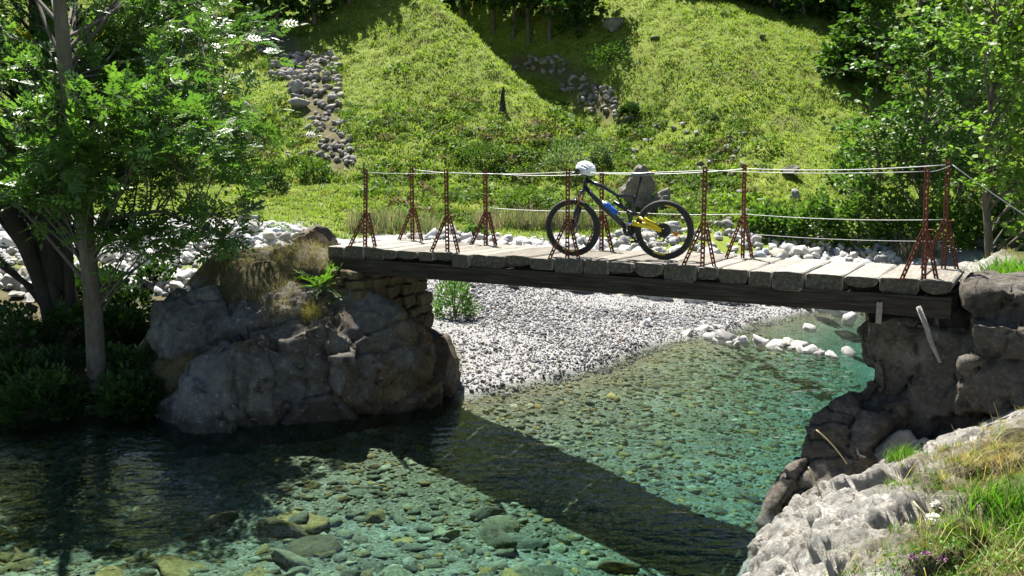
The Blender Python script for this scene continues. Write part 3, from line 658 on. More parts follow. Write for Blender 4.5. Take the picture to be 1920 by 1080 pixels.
# slotted angle-iron posts
def slotted(b, p0, p1, fw=0.046, th=0.005, pitch=0.048, up=Vector((0, 1, 0)), taper=1.0):
    p0, p1 = Vector(p0), Vector(p1); ax = (p1 - p0); L = ax.length; ax.normalize()
    s_ = ax.cross(up).normalized(); u_ = s_.cross(ax)
    for (A, B_) in ((s_, u_), (u_, s_)):
        Mx = Matrix((A, B_, ax)).transposed().to_4x4(); Mx.translation = p0
        rail = 0.015
        b.box((rail / 2, 0, L / 2), (rail, th, L), Mx); b.box((fw - rail / 2, 0, L / 2), (rail, th, L), Mx)
        z = 0.0
        while z < L - 0.01:
            h_ = min(0.022, L - z); b.box((fw / 2, 0, z + h_ / 2), (fw - 2 * rail, th * 0.96, h_), Mx); z += pitch
b = MB(); slotted(b, (0, 0, -0.02), (0, 0, 1.0)); post_me = b.obj('post', M['rust'], bridge); POST = post_me.data
b = MB(); slotted(b, (-0.21, 0.0, -0.02), (-0.005, 0.03, 0.44), 0.04); br_a = b.obj('brace', M['rust'], bridge).data
b = MB(); slotted(b, (0.13, 0.03, -0.02), (0.025, 0.03, 0.44), 0.04); br_b = b.obj('brace', M['rust'], bridge).data
b = MB(); b.box((0.02, 0.02, 0.44), (0.075, 0.075, 0.012)); br_p = b.obj('gusset', M['rust'], bridge).data
for o in list(bridge.children):
    if o.name.split('.')[0] in ('post', 'brace', 'gusset'): bpy.data.objects.remove(o)
NEAR = [(0.06, 0.02, -0.055, 1.0), (1.38, 0.0, 0.01, 1.0), (3.03, 0.0, 0.0, 1.01), (4.61, 0.0, 0.0, 1.03), (6.72, 0.0, 0.045, 1.02)]
FAR = [(0.02, 1.10, 0.0, 1.05), (1.25, 1.08, 0.0, 1.0), (2.95, 1.08, 0.02, 1.0), (4.72, 1.08, 0.02, 1.06), (6.80, 1.02, 0.03, 1.1)]
tops = {'n': [], 'f': []}
for key, L in (('n', NEAR), ('f', FAR)):
    for (tt, yy, lean, hs) in L:
        o = bpy.data.objects.new('post', POST); link(o, bridge); o.location = (tt, yy, 0); o.scale = (1, 1, hs); o.rotation_euler = (random.uniform(-.015, .015), lean * -0.6, 0.5 if key == 'n' else 0.35)
        if key == 'f': o.rotation_euler[2] = random.uniform(0.2, 0.7)
        for me_, nm in ((br_a, 'brace'), (br_b, 'brace'), (br_p, 'gusset')):
            c = bpy.data.objects.new(nm, me_); link(c, o)
        tops[key].append(Vector((tt - lean * 0.6 * hs, yy, hs)))
def wire(P, sag, r, name='handrail_wire'):
    out = []
    for a_, c_ in zip(P[:-1], P[1:]):
        for q in np.linspace(0, 1, 12)[:-1]:
            out.append(tuple(a_.lerp(c_, q) - Vector((0, 0, sag * 4 * q * (1 - q) * (a_ - c_).length))))
    out.append(tuple(P[-1])); b = MB(); b.tube(out, r * 0.62, 5); return b.obj(name, M['wire'], bridge, True)
D = lambda z: Vector((0, 0, z))
wire([p - D(0.035) for p in tops['n']], 0.012, 0.0055)
end_f = BM_.inverted() @ Vector(pd(2010, 460, 8.4))
wire([p - D(0.05) for p in tops['f']], 0.016, 0.0075)
wire([tops['f'][-1] - D(0.04), end_f], 0.012, 0.007)
wire([tops['n'][-1] - D(0.04), tops['f'][-1] - D(0.06)], 0.01, 0.005)
wire([Vector((p.x, p.y, 0.50)) for p in tops['f']][1:], 0.014, 0.006, 'middle_wire')
wire([Vector((p.x, p.y, 0.28)) for p in tops['f']][3:], 0.012, 0.004, 'lower_wire')

# ------------------------------------------------------------------ left masonry pier and right abutment
pier = empty('masonry_pier', br(-0.62, 0.55, -0.8), -BA); tag(pier, 'mossy ochre stone pier on the big boulder under the bridge', 'pier')
b = MB(); b.box((0, -0.05, 0.05), (1.30, 1.25, 0.80)); b.obj('core', M['mortar'], pier)
def block(name, c, d, m, parent, seed):
    r_ = np.random.default_rng(seed); bm = bmesh.new(); bmesh.ops.create_cube(bm, size=1.0)
    bmesh.ops.bevel(bm, geom=bm.edges[:], offset=0.09, segments=1, affect='EDGES'); bmesh.ops.subdivide_edges(bm, edges=bm.edges[:], cuts=2, use_grid_fill=True)
    Vv = np.array([v.co[:] for v in bm.verts]) * np.array(d)
    Vv += 0.055 * np.stack([fbm(Vv * 7 + seed * 7.7, 4, 1, .6), fbm(Vv * 7 + seed * 3.3, 4, 2, .6), fbm(Vv * 7 + seed * 5.1, 4, 4, .6)], -1)
    for v, q in zip(bm.verts, Vv): v.co = q
    me = bpy.data.meshes.new(name); bm.to_mesh(me); bm.free(); me.materials.append(m)
    o = bpy.data.objects.new(name, me); o.location = c; o.rotation_euler = tuple(r_.uniform(-.09, .09, 3)); return link(o, parent)
sd = 100; z = -0.45
while z < 0.42:
    h_ = random.uniform(0.10, 0.24); x = -0.85 + random.uniform(0, .1)
    off = 0.05 * (0.42 - z)
    while x < 0.70:
        l_ = random.uniform(0.16, 0.60); l_ = min(l_, 0.80 - x); sd += 1
        if l_ > 0.1: block('stone', (x + l_ / 2, -0.66 - off + random.uniform(-.03, .03), z + h_ / 2), (l_ - 0.012, 0.26, h_ - 0.01), M['masonry'], pier, sd)
        x += l_
    y = -0.55
    while y < 0.55:
        l_ = random.uniform(0.22, 0.42); sd += 1
        block('stone', (0.68 + off + random.uniform(-.035, .03), y + l_ / 2, z + h_ / 2), (0.26, l_ - 0.012, h_ - 0.01), M['masonry'], pier, sd); y += l_
    z += h_
def disp_conc(P, N):
    e1, r1, t1_ = blocks((P + 0.08 * fbm(P * 4, 3, 2)[:, None]) * np.array([0.8, 0.8, 1.6]), 0.5, 85)
    return P + N * (0.16 * r1 + 0.22 * t1_ - 0.07 * np.exp(-(e1 / 0.04) ** 2) + 0.05 * fbm(P * 2.0, 4, 6) + 0.05 * fbm(P * 6, 4, 8) - 0.05 * np.clip(fbm(P * 9, 2, 12), 0, 1))[:, None]
def bl(t0, t1, y0, y1, z0, z1, sh=0.0): return [tuple(br(t_ + (sh if z_ == z0 else 0), y_, z_)) for t_ in (t0, t1) for y_ in (y0, y1) for z_ in (z0, z1)]
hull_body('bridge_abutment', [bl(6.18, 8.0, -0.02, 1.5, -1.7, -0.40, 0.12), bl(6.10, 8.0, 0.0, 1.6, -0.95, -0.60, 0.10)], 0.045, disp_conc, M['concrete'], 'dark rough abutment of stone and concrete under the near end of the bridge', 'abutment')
hull_body('rock_ledge', [pts((1572, 742, 8.4), (1625, 690, 8.5), (1740, 720, 8.35), (1512, 803, 8.2), (1558, 765, 8.25), (1482, 900, 7.9), (1440, 960, 7.72), (1440, 1030, 7.72), (1600, 800, 9.3), (1480, 920, 9.0), (1700, 760, 9.1), (1665, 790, 7.95), (1600, 880, 7.75), (1600, 960, 7.9))], 0.03, disp_conc, M['concrete'], 'dark shaded rock ledge between the near abutment and the pool', 'rock')  # limestone in the dark abutment material, its shade put into the colour
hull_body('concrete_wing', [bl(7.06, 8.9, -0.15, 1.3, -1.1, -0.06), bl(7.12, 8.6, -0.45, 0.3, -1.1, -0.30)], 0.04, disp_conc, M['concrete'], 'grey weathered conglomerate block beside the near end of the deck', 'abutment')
b = MB(); b.tube([tuple(pd(*q)) for q in [(1722, 575, 7.75), (1738, 615, 7.72), (1745, 640, 7.7), (1763, 680, 7.62)]], [0.022, 0.024, 0.02, 0.012], 7)
tag(b.obj('stick', M['plank'], None, True), 'pale dead stick leaning against the shaded abutment', 'stick')
dk = pd(592, 437, 13.6)
def small_boulder(name, c, size, m, seed, lab, cat='boulder', sub=4, sq=(1, 1, 1), rz=0.0, group=None, rough=0.14):
    V_, T_ = rock_tpl(sub, seed, 10, rough); V_ = V_ * np.array(sq) * size
    V_ = V_ + (V_ / (np.linalg.norm(V_, axis=1, keepdims=True) + 1e-6)) * (0.05 * size * fbm(V_ / size * 5, 3, seed))[:, None]
    o = np_obj(name, V_, T_, m, None, np.ones((len(V_), 3)), False); o.location = c; o.rotation_euler = (0, 0, rz); return tag(o, lab, cat, group)
small_boulder('boulder', (dk[0], dk[1], -0.02), 0.50, M['boulder'], 71, 'dark boulder on the mound behind the first railing post', sq=(1.0, 0.8, 0.9))

# ------------------------------------------------------------------ bicycle
BS = 0.955
bk0 = br(4.04, 0.32); bk1 = br(2.98, 0.19)
bdir = (bk1 - bk0); brz = math.atan2(bdir.y, bdir.x)
bike = empty('mountain_bicycle', bk0 + Vector((0, 0, 0.012)), brz); bike.rotation_euler = (R(-4.0), 0, brz); bike.scale = (BS, BS, BS)
tag(bike, 'black and yellow full-suspension mountain bike parked on the bridge', 'bicycle')
M['rubber'] = plain('tyre_rubber', (0.028, 0.028, 0.027), 0.75, 0, 0.3)
M['blk'] = plain('black_frame_paint', (0.012, 0.014, 0.017), 0.28, 0, 0.6, 0.1)
M['blkm'] = plain('black_metal', (0.02, 0.02, 0.022), 0.4, 0.3, 0.5)
M['yel'] = plain('yellow_frame_paint', (0.72, 0.55, 0.01), 0.3, 0, 0.5, 0.05)
M['bronze'] = plain('bronze_stanchion', (0.28, 0.17, 0.09), 0.25, 0.8)
M['steel'] = plain('bright_steel', (0.45, 0.45, 0.45), 0.3, 0.9)
M['white'] = plain('white_helmet_shell', (0.78, 0.79, 0.82), 0.35, 0, 0.5, 0.06, 9)
M['blue'] = plain('blue_bottle_plastic', (0.02, 0.10, 0.42), 0.3, 0, 0.5, 0.08)
M['orange'] = plain('orange_reflector', (0.7, 0.16, 0.01), 0.3)
M['saddle'] = plain('saddle_cover', (0.10, 0.11, 0.13), 0.4)
WR = 0.345
def torus(b, c, Rr, r, n=40, m=10, knob=False):
    vv = []; ff = []
    for i in range(n):
        a_ = 2 * math.pi * i / n
        for j in range(m):
            t_ = 2 * math.pi * j / m; rr = r * (1.0 + (0.10 if knob and (i % 2 == 0) and abs(t_) < 1.3 or knob and (i % 2 == 0) and t_ > 5 else 0))
            vv.append((c[0] + (Rr + rr * math.cos(t_)) * math.cos(a_), c[1] + rr * 0.95 * math.sin(t_), c[2] + (Rr + rr * math.cos(t_)) * math.sin(a_)))
            ff.append((i * m + j, i * m + (j + 1) % m, ((i + 1) % n) * m + (j + 1) % m, ((i + 1) % n) * m + j))
    b.add(vv, ff)
def disc(b, c, r0, r1, th, n=28):
    vv = []; ff = []
    for i in range(n):
        a_ = 2 * math.pi * i / n
        for (r_, y_) in ((r0, -th), (r1, -th), (r1, th), (r0, th)): vv.append((c[0] + r_ * math.cos(a_), c[1] + y_, c[2] + r_ * math.sin(a_)))
        for j in range(4): ff.append((i * 4 + j, i * 4 + (j + 1) % 4, ((i + 1) % n) * 4 + (j + 1) % 4, ((i + 1) % n) * 4 + j))
    b.add(vv, ff)
def wheel(name, x, rear):
    e = empty(name, (x, 0, WR), 0, bike)
    b = MB(); torus(b, (0, 0, 0), WR - 0.030, 0.030, 72, 10, True); b.obj('tyre', M['rubber'], e, True)
    b = MB(); disc(b, (0, 0, 0), WR - 0.072, WR - 0.052, 0.013, 48); b.obj('rim', M['blkm'], e)
    b = MB()
    for i in range(28):
        a_ = 2 * math.pi * i / 28; s_ = 1 if i % 2 else -1; a2 = a_ + 0.35 * (1 if i % 4 < 2 else -1)
        b.tube([(0.022 * math.cos(a2), s_ * 0.028, 0.022 * math.sin(a2)), ((WR - 0.07) * math.cos(a_), 0, (WR - 0.07) * math.sin(a_))], 0.0016, 4, False)
    b.obj('spokes', M['blkm'], e)
    b = MB(); b.tube([(0, -0.06, 0), (0, 0.06, 0)], 0.022, 12); b.obj('hub', M['blkm'], e, True)
    b = MB(); disc(b, (0, 0.035, 0), 0.060, 0.085, 0.0015); 
    for i in range(6): b.box((0.04 * math.cos(i * 1.047), 0.035, 0.04 * math.sin(i * 1.047)), (0.012, 0.003, 0.05), None)
    b.obj('brake_disc', M['steel'] if not rear else M['blkm'], e)
    for a_ in (-1.35, 1.9):
        b = MB(); n_ = 9
        for i in range(n_):
            q = a_ + (i - n_ / 2) * 0.055; rr = WR - 0.062
            b.box((0, 0.0145, 0), (0.021, 0.002, 0.014), Matrix.Translation((rr * math.cos(q), 0, rr * math.sin(q))) @ Matrix.Rotation(-q - math.pi / 2, 4, 'Y'))
        b.obj('rim_decal', M['yel'], e)
    if rear:
        b = MB()
        for i, r_ in enumerate((0.075, 0.068, 0.060, 0.052, 0.045, 0.038)): disc(b, (0, -0.022 - i * 0.005, 0), 0.02, r_, 0.0014, 24)
        b.obj('cassette', M['blkm'], e)
        b = MB(); disc(b, (-0.14, 0.0, -0.045), 0.0, 0.026, 0.006, 12); b.obj('reflector', M['orange'], e)
    return e
WB = 1.115
wheel('rear_wheel', 0, True); wheel('front_wheel', WB, False)
HT, HB = Vector((0.925, 0, 0.93)), Vector((0.962, 0, 0.815)); BBp = Vector((0.43, 0, 0.335)); ST = Vector((0.335, 0, 0.735))
b = MB()
b.tube([tuple(HT), tuple(HB)], 0.026, 12)
b.tube([tuple(HB + Vector((-0.01, 0, 0.02))), (0.80, 0, 0.67), tuple(BBp + Vector((0.03, 0, 0.03)))], [0.026, 0.032, 0.036], 10)
b.tube([tuple(HT + Vector((0, 0, -0.02))), (0.74, 0, 0.845), (0.55, 0, 0.735), (0.35, 0, 0.725)], [0.024, 0.024, 0.020, 0.018], 10)
b.tube([tuple(ST), (0.365, 0, 0.60), (0.40, 0, 0.45), tuple(BBp)], [0.019, 0.020, 0.024, 0.030], 10)
b.tube([(0.43, -0.045, 0.335), (0.43, 0.045, 0.335)], 0.028, 12)
b.tube([(0.40, 0, 0.45), (0.44, 0, 0.55), (0.56, 0, 0.72)], [0.013, 0.012, 0.012], 8)
b.obj('frame', M['blk'], bike, True)
b = MB(); b.tube([(0.60, 0.0, 0.662), (0.41, 0, 0.555)], [0.022, 0.026], 10); b.tube([(0.43, -.03, 0.565), (0.28, -0.035, 0.50)], [0.014, 0.014], 8); b.tube([(0.43, .03, 0.565), (0.28, 0.035, 0.50)], [0.014, 0.014], 8); b.obj('rear_shock', M['blkm'], bike, True)
b = MB()
for s_ in (-1, 1):
    b.tube([(0.36, s_ * 0.035, 0.415), (0.22, s_ * 0.050, 0.395), (0.015, s_ * 0.066, 0.345)], [0.027, 0.024, 0.018], 8)
    b.tube([(0.31, s_ * 0.036, 0.505), (0.18, s_ * 0.050, 0.435), (0.015, s_ * 0.066, 0.36)], [0.018, 0.016, 0.013], 8)
b.tube([(0.24, -0.05, 0.40), (0.24, 0.05, 0.40)], 0.010, 8) if False else None
b.obj('swingarm', M['yel'], bike, True)
b = MB(); b.tube([(0.44, 0.045, 0.40), (0.36, 0.042, 0.425)], [0.022, 0.02], 8); b.tube([(0.44, -0.045, 0.40), (0.36, -0.042, 0.425)], [0.022, 0.02], 8); b.obj('pivot_link', M['steel'], bike, True)
fk = MB(); axl = Vector((WB, 0, WR)); crown = Vector((0.985, 0, 0.775))
fk.tube([tuple(HB + Vector((0.005, 0, -0.01))), tuple(crown)], 0.020, 10); fk.tube([tuple(crown + Vector((0, -0.075, 0))), tuple(crown + Vector((0, 0.075, 0)))], 0.020, 10)
fork = fk.obj('fork', M['blk'], bike, True)
for s_ in (-1, 1):
    a_ = crown + Vector((0, s_ * 0.066, 0)); c_ = axl + Vector((-0.015, s_ * 0.066, 0)); m_ = a_.lerp(c_, 0.36)
    b = MB(); b.tube([tuple(a_), tuple(m_)], 0.016, 10); b.obj('stanchion', M['bronze'], fork, True)
    b = MB(); b.tube([tuple(m_), tuple(c_)], [0.023, 0.019], 10); b.obj('lower_leg', M['blk'], fork, True)
b = MB(); b.tube([tuple(a_.lerp(c_, .36) + Vector((0.03, -0.132, 0.01))), tuple(a_.lerp(c_, .3) + Vector((0.05, -0.066, 0.06))), tuple(a_.lerp(c_, .36) + Vector((0.03, 0, 0.01)))], 0.011, 8); b.obj('fork_arch', M['blk'], fork, True)
b = MB(); b.tube([tuple(HT), (0.915, 0, 0.985), (0.985, 0, 1.01)], [0.022, 0.02, 0.018], 10); b.obj('stem', M['blkm'], bike, True)
hb = MB(); hb.tube([(0.93, -0.35, 1.055), (0.965, -0.20, 1.045), (0.985, -0.08, 1.015), (0.985, 0.08, 1.015), (0.965, 0.20, 1.045), (0.93, 0.35, 1.055)], 0.0145, 8)
bar = hb.obj('handlebar', M['blkm'], bike, True)
for s_ in (-1, 1):
    b = MB(); b.tube([(0.928, s_ * 0.36, 1.056), (0.957, s_ * 0.235, 1.047)], 0.020, 10); b.obj('grip', M['rubber'], bar, True)
    b = MB(); b.tube([(0.97, s_ * 0.20, 1.03), (1.03, s_ * 0.22, 1.01), (1.03, s_ * 0.32, 1.005)], [0.012, 0.008, 0.007], 6); b.obj('brake_lever', M['blkm'], bar, True)
b = MB(); b.tube([(0.98, 0.10, 1.01), (1.06, 0.10, 0.95), (1.03, 0.06, 0.80), (1.00, 0.07, 0.62), (WB - 0.01, 0.075, 0.40)], 0.005, 5); b.tube([(0.98, -0.12, 1.01), (1.07, -0.05, 0.93), (0.98, -0.03, 0.84), (0.78, -0.03, 0.68)], 0.004, 5); b.obj('cable', M['blkm'], bike, True)
b = MB(); b.tube([tuple(ST + Vector((0, 0, -0.03))), (0.268, 0, 0.955)], 0.0155, 10); b.obj('seatpost', M['blkm'], bike, True)
# saddle
vv = []; ff = []; secs = [(0.40, 0.018, 0.97), (0.36, 0.024, 0.985), (0.28, 0.034, 0.99), (0.20, 0.062, 0.995), (0.15, 0.072, 1.005), (0.12, 0.060, 1.01)]
for (x_, h_, z_) in secs:
    for a_ in np.linspace(0, 2 * math.pi, 10, endpoint=False): vv.append((x_, h_ * math.cos(a_), z_ + (0.014 if math.sin(a_) > 0 else 0.028) * math.sin(a_)))
for i in range(len(secs) - 1):
    for j in range(10): ff.append((i * 10 + j, i * 10 + (j + 1) % 10, (i + 1) * 10 + (j + 1) % 10, (i + 1) * 10 + j))
ff += [tuple(range(10)), tuple(50 + j for j in range(10))]
b = MB(); b.add(vv, ff); sad = b.obj('saddle', M['saddle'], bike, True)
b = MB(); b.box((0.125, 0, 1.018), (0.03, 0.10, 0.014)); b.obj('saddle_trim', M['yel'], sad)
cr = MB(); disc(cr, (0.43, -0.055, 0.335), 0.05, 0.082, 0.003, 30); disc(cr, (0.43, -0.055, 0.335), 0.0, 0.055, 0.002, 12)
crank = cr.obj('crankset', M['blkm'], bike)
for s_, a_ in ((1, -2.4), (-1, -2.4 + math.pi)):
    e_ = Vector((0.43 + 0.17 * math.cos(a_), s_ * 0.085, 0.335 + 0.17 * math.sin(a_)))
    b = MB(); b.tube([(0.43, s_ * 0.06, 0.335), tuple(e_)], [0.016, 0.011], 8); b.obj('crank_arm', M['blkm'], crank, True)
    b = MB(); b.box(tuple(e_ + Vector((0, s_ * 0.05, 0))), (0.095, 0.08, 0.018)); b.obj('pedal', M['blkm'], crank)
b = MB(); b.tube([(0.43, -0.055, 0.417), (0.0, -0.045, 0.415)], 0.005, 4); b.tube([(0.43, -0.055, 0.253), (0.03, -0.045, 0.20), (0.0, -0.045, 0.22)], 0.005, 4); b.tube([(0.0, -0.05, 0.345), (-0.005, -0.055, 0.26), (0.03, -0.05, 0.20)], 0.010, 6); b.obj('derailleur_chain', M['blkm'], bike)
BKM = Matrix.Translation(bike.location) @ bike.rotation_euler.to_matrix().to_4x4() @ Matrix.Scale(BS, 4)
# bottle in the cage on the down tube
bt = empty('water_bottle', BKM @ Vector((0.56, 0, 0.515))); bt.rotation_euler = (bike.rotation_euler.to_matrix() @ Matrix.Rotation(R(50), 3, 'Y')).to_euler()
tag(bt, 'blue water bottle held in the frame of the bicycle', 'bottle')
b = MB(); b.tube([(0, 0, 0), (0, 0, 0.01), (0, 0, 0.09), (0, 0, 0.10), (0, 0, 0.12), (0, 0, 0.165), (0, 0, 0.185)], [0.03, 0.036, 0.036, 0.032, 0.036, 0.036, 0.026], 14); b.obj('bottle_body', M['blue'], bt, True)
b = MB(); b.tube([(0, 0, 0.186), (0, 0, 0.196), (0, 0, 0.197), (0, 0, 0.225)], [0.027, 0.026, 0.012, 0.011], 12); b.obj('cap', M['white'], bt, True)
# helmet hung over the stem
hl = empty('cycling_helmet', BKM @ Vector((0.925, 0.05, 1.04))); hl.rotation_euler = (R(12), R(14), brz + R(150)); tag(hl, 'white cycling helmet resting on the handlebar', 'helmet')
bm = bmesh.new(); bmesh.ops.create_icosphere(bm, subdivisions=4, radius=1.0)
bmesh.ops.delete(bm, geom=[v_ for v_ in bm.verts if v_.co.z < -0.25 - 0.2 * v_.co.x], context='VERTS')
hole = []
for f_ in bm.faces:
    c_ = f_.calc_center_median(); an = math.atan2(c_.y, c_.z)
    for kk in (-0.85, -0.42, 0.0, 0.42, 0.85):
        if abs(an - kk) < 0.085 and (0.15 < c_.x < 0.8 or -0.75 < c_.x < -0.1): hole.append(f_); break
bmesh.ops.delete(bm, geom=hole, context='FACES')
for v_ in bm.verts: v_.co = Vector((v_.co.x * 0.135, v_.co.y * 0.098, v_.co.z * 0.095))
me = bpy.data.meshes.new('shell'); bm.to_mesh(me); bm.free(); me.materials.append(M['white']); me.polygons.foreach_set('use_smooth', [True] * len(me.polygons))
o = link(bpy.data.objects.new('shell', me), hl); s_ = o.modifiers.new('s', 'SOLIDIFY'); s_.thickness = 0.018
V_, T_ = ICO[2]; V_ = V_ * np.array([0.115, 0.080, 0.076]); o = np_obj('liner', V_, T_, M['blkm'], hl, None, True)
b = MB(); b.tube([(0.06, 0.085, -0.03), (0.0, 0.07, -0.12), (0.0, 0.0, -0.16), (0.0, -0.07, -0.12), (0.06, -0.085, -0.03)], 0.005, 5); b.obj('strap', M['blkm'], hl)
# ------------------------------------------------------------------ plants
def leaflet(l, wd, x0=0, y0=0, ang=0.0, fold=0.12, droop=0.1):
    p = np.array([[0, 0, 0], [l * 0.45, wd / 2, fold * wd], [l, 0, -droop * l], [l * 0.45, -wd / 2, fold * wd]])
    c, s_ = math.cos(ang), math.sin(ang); q = p.copy(); q[:, 0] = c * p[:, 0] - s_ * p[:, 1] + x0; q[:, 1] = s_ * p[:, 0] + c * p[:, 1] + y0
    return q, np.array([[0, 1, 2], [0, 2, 3]])
def compound(npair=4, L=1.0, ll=0.40, lw=0.17):
    V_, T_, n_ = [], [], 0
    for i in range(npair):
        x = L * (0.22 + 0.7 * i / npair)
        for s_ in (1, -1):
            q, t_ = leaflet(ll * (0.85 + 0.3 * math.sin(i + 1)), lw, x, 0, s_ * 1.0); q[:, 2] -= 0.22 * (x / L) ** 2
            V_.append(q); T_.append(t_ + n_); n_ += 4
    q, t_ = leaflet(ll, lw, L * 0.95, 0, 0); q[:, 2] -= 0.22; V_.append(q); T_.append(t_ + n_); n_ += 4
    p = np.array([[0, 0.008, 0], [0, -0.008, 0], [L, 0, -0.22]]); V_.append(p); T_.append(np.array([[0, 1, 2]]) + n_)
    return np.concatenate(V_), np.concatenate(T_)
ASH = compound()
BROAD = (np.array([[0, 0, 0], [0.35, 0.42, 0.05], [0.8, 0.30, -0.02], [1.0, 0, -0.12], [0.8, -0.30, -0.02], [0.35, -0.42, 0.05]]), np.array([[0, 1, 2], [0, 2, 3], [0, 3, 4], [0, 4, 5]]))
SMALL = leaflet(1.0, 0.55); WIDE = leaflet(1.0, 0.85)
def leaf_cols(n, c0, c1, yellow=0.0, ycol=(0.20, 0.17, 0.02)):
    t_ = rng.random((n, 1)); c = np.array(c0) * (1 - t_) + np.array(c1) * t_; c = c * rng.uniform(0.8, 1.2, (n, 1))
    if yellow: c = np.where(rng.random((n, 1)) < yellow, np.array(ycol) * rng.uniform(0.7, 1.2, (n, 1)), c)
    return c
def bez(p0, p1, p2, n=8):
    t_ = np.linspace(0, 1, n)[:, None]; return (1 - t_) ** 2 * p0 + 2 * t_ * (1 - t_) * p1 + t_ * t_ * p2
def put_leaves(nb, tpl, P, D_, size, cols, upj=0.55):
    n_ = len(P); up = np.array([0, 0, 1.0]) + rng.normal(0, upj, (n_, 3)); D_ = D_ + rng.normal(0, 0.35, (n_, 3))
    nb.add(*stamp(tpl[0], tpl[1], P, frames(D_, up), size * rng.uniform(0.7, 1.25, n_), cols))
def make_tree(name, label, cat, trunks, sprays, tpl, lsize, nleaf, c0, c1, bark, base, group=None, br_r=0.030, yellow=0.0, mat='leaf', side=6, twigs=5, spray_flat=0.55, minb=0.25):
    root = empty(name, tuple(base)); base = np.asarray(base, float); tag(root, label, cat, group)
    tb = NB(); allp = []
    for (pp, rr) in trunks:
        pp = np.asarray(pp, float); s_ = np.linspace(0, len(pp) - 1, 5 * len(pp)); P_ = np.stack([np.interp(s_, np.arange(len(pp)), pp[:, i]) for i in range(3)], -1)
        r_ = np.interp(s_, np.arange(len(pp)), rr); P_ = P_ + 0.35 * r_[:, None] * fbm(P_[:, [0, 1, 2]] * 1.3 + 3, 2, 7)[:, None]
        tb.add(*tube(P_ - base, r_, 12)); allp.append(np.c_[P_, r_])
    tb.obj('trunk', bark, root, True); A = np.concatenate(allp)
    bb = NB(); lb = NB()
    for (c, r) in sprays:
        c = np.asarray(c, float); hd = np.hypot(A[:, 0] - c[0], A[:, 1] - c[1]); want = c[2] - 0.45 * hd - minb
        k_ = np.argmin(np.abs(A[:, 2] - want + rng.normal(0, 0.35)) + 0.6 * np.linalg.norm(A[:, :3] - c, axis=1)); s0 = A[k_, :3]; L = np.linalg.norm(c - s0)
        mid = (s0 + c) / 2 + np.array([0, 0, 0.12 * L]) + rng.normal(0, 0.08 * L, 3)
        P_ = bez(s0, mid, c, 8); r0 = min(A[k_, 3] * 0.6, br_r * (0.5 + 0.35 * L)); bb.add(*tube(P_ - base, np.linspace(r0, 0.006, 8), side))
        out = (c - s0) / (L + 1e-6); ends = c + rng.normal(0, 1, (twigs, 3)) * r * np.array([0.75, 0.75, spray_flat * 0.75]); per = max(1, nleaf // (twigs + 1))
        for e_ in ends:
            st = P_[rng.integers(4, 8)]; q = bez(st, (st + e_) / 2 + np.array([0, 0, 0.1 * r]), e_, 5); bb.add(*tube(q - base, np.linspace(0.006, 0.002, 5), 3))
            t_ = rng.uniform(0.15, 1.05, per)[:, None]; lp = st * (1 - t_) + e_ * t_ + rng.normal(0, 0.06 * r, (per, 3)) + np.array([0, 0, 0.08 * r])
            dr = (e_ - st) / (np.linalg.norm(e_ - st) + 1e-6) + rng.normal(0, 0.8, (per, 3)) * np.array([1, 1, 0.5]) + out * 0.3
            put_leaves(lb, tpl, lp - base, dr, lsize, leaf_cols(per, c0, c1, yellow))
    if bb.V: bb.obj('branches', M['twig'] if bark is not M['bark_dark'] else bark, root, True)
    lb.obj('crown', M[mat], root)
    return root
def px_sprays(boxes):
    out = []
    for (x0, x1, y0, y1, Y0, Y1, n_, r) in boxes:
        for _ in range(n_):
            out.append((pd(rng.uniform(x0, x1), rng.uniform(y0, y1), rng.uniform(Y0, Y1)), r * rng.uniform(0.7, 1.3)))
    return out
def P3(*a): return [pd(*q) for q in a]

# the ash on the left bank
tr = P3((182, 735, 11.2), (172, 600, 11.15), (165, 480, 11.1), (152, 350, 11.05), (135, 200, 11.0), (118, 60, 10.95), (105, -60, 10.9), (95, -220, 10.9), (90, -420, 10.9))
lm = P3((190, 425, 11.1), (210, 395, 11.1), (222, 350, 11.1), (262, 300, 11.15), (330, 250, 11.2), (400, 225, 11.3))
lm2 = P3((185, 430, 11.1), (230, 405, 11.2), (300, 395, 11.3), (380, 430, 11.4))
make_tree('ash_tree', 'slender grey ash with feathery leaves in front on the left bank', 'tree',
    [(tr, [0.125, 0.108, 0.102, 0.095, 0.088, 0.08, 0.07, 0.055, 0.035]), (lm, [0.045, 0.04, 0.034, 0.026, 0.016, 0.006]), (lm2, [0.04, 0.035, 0.022, 0.01])],
    px_sprays([(30, 460, 100, 200, 11.2, 13.2, 26, 0.44), (20, 470, 200, 300, 10.8, 12.8, 24, 0.42), (20, 220, 290, 395, 10.0, 12, 18, 0.38), (40, 300, 130, 290, 10.1, 10.8, 12, 0.36), (340, 440, 190, 260, 11.0, 11.8, 5, 0.34), (230, 430, 260, 360, 10.6, 12.4, 10, 0.36),
               (200, 430, 395, 475, 10.5, 12.2, 14, 0.34), (60, 460, -60, 110, 11.8, 13.6, 20, 0.45), (-120, 420, -160, -60, 12.6, 14, 12, 0.5), (-160, 40, 60, 330, 11.2, 13, 14, 0.45)]),
    ASH, 0.25, 30, (0.06, 0.135, 0.03), (0.125, 0.225, 0.045), M['bark'], tr[0], br_r=0.017, yellow=0.006, ) 
t1 = P3((112, 640, 13.5), (110, 520, 13.5), (100, 430, 13.5), (98, 350, 13.5), (90, 200, 13.4), (85, 40, 13.4), (80, -200, 13.3), (75, -400, 13.3))
t2 = P3((100, 600, 13.3), (70, 510, 13.2), (35, 430, 13.0), (0, 375, 12.9), (-60, 320, 12.8))
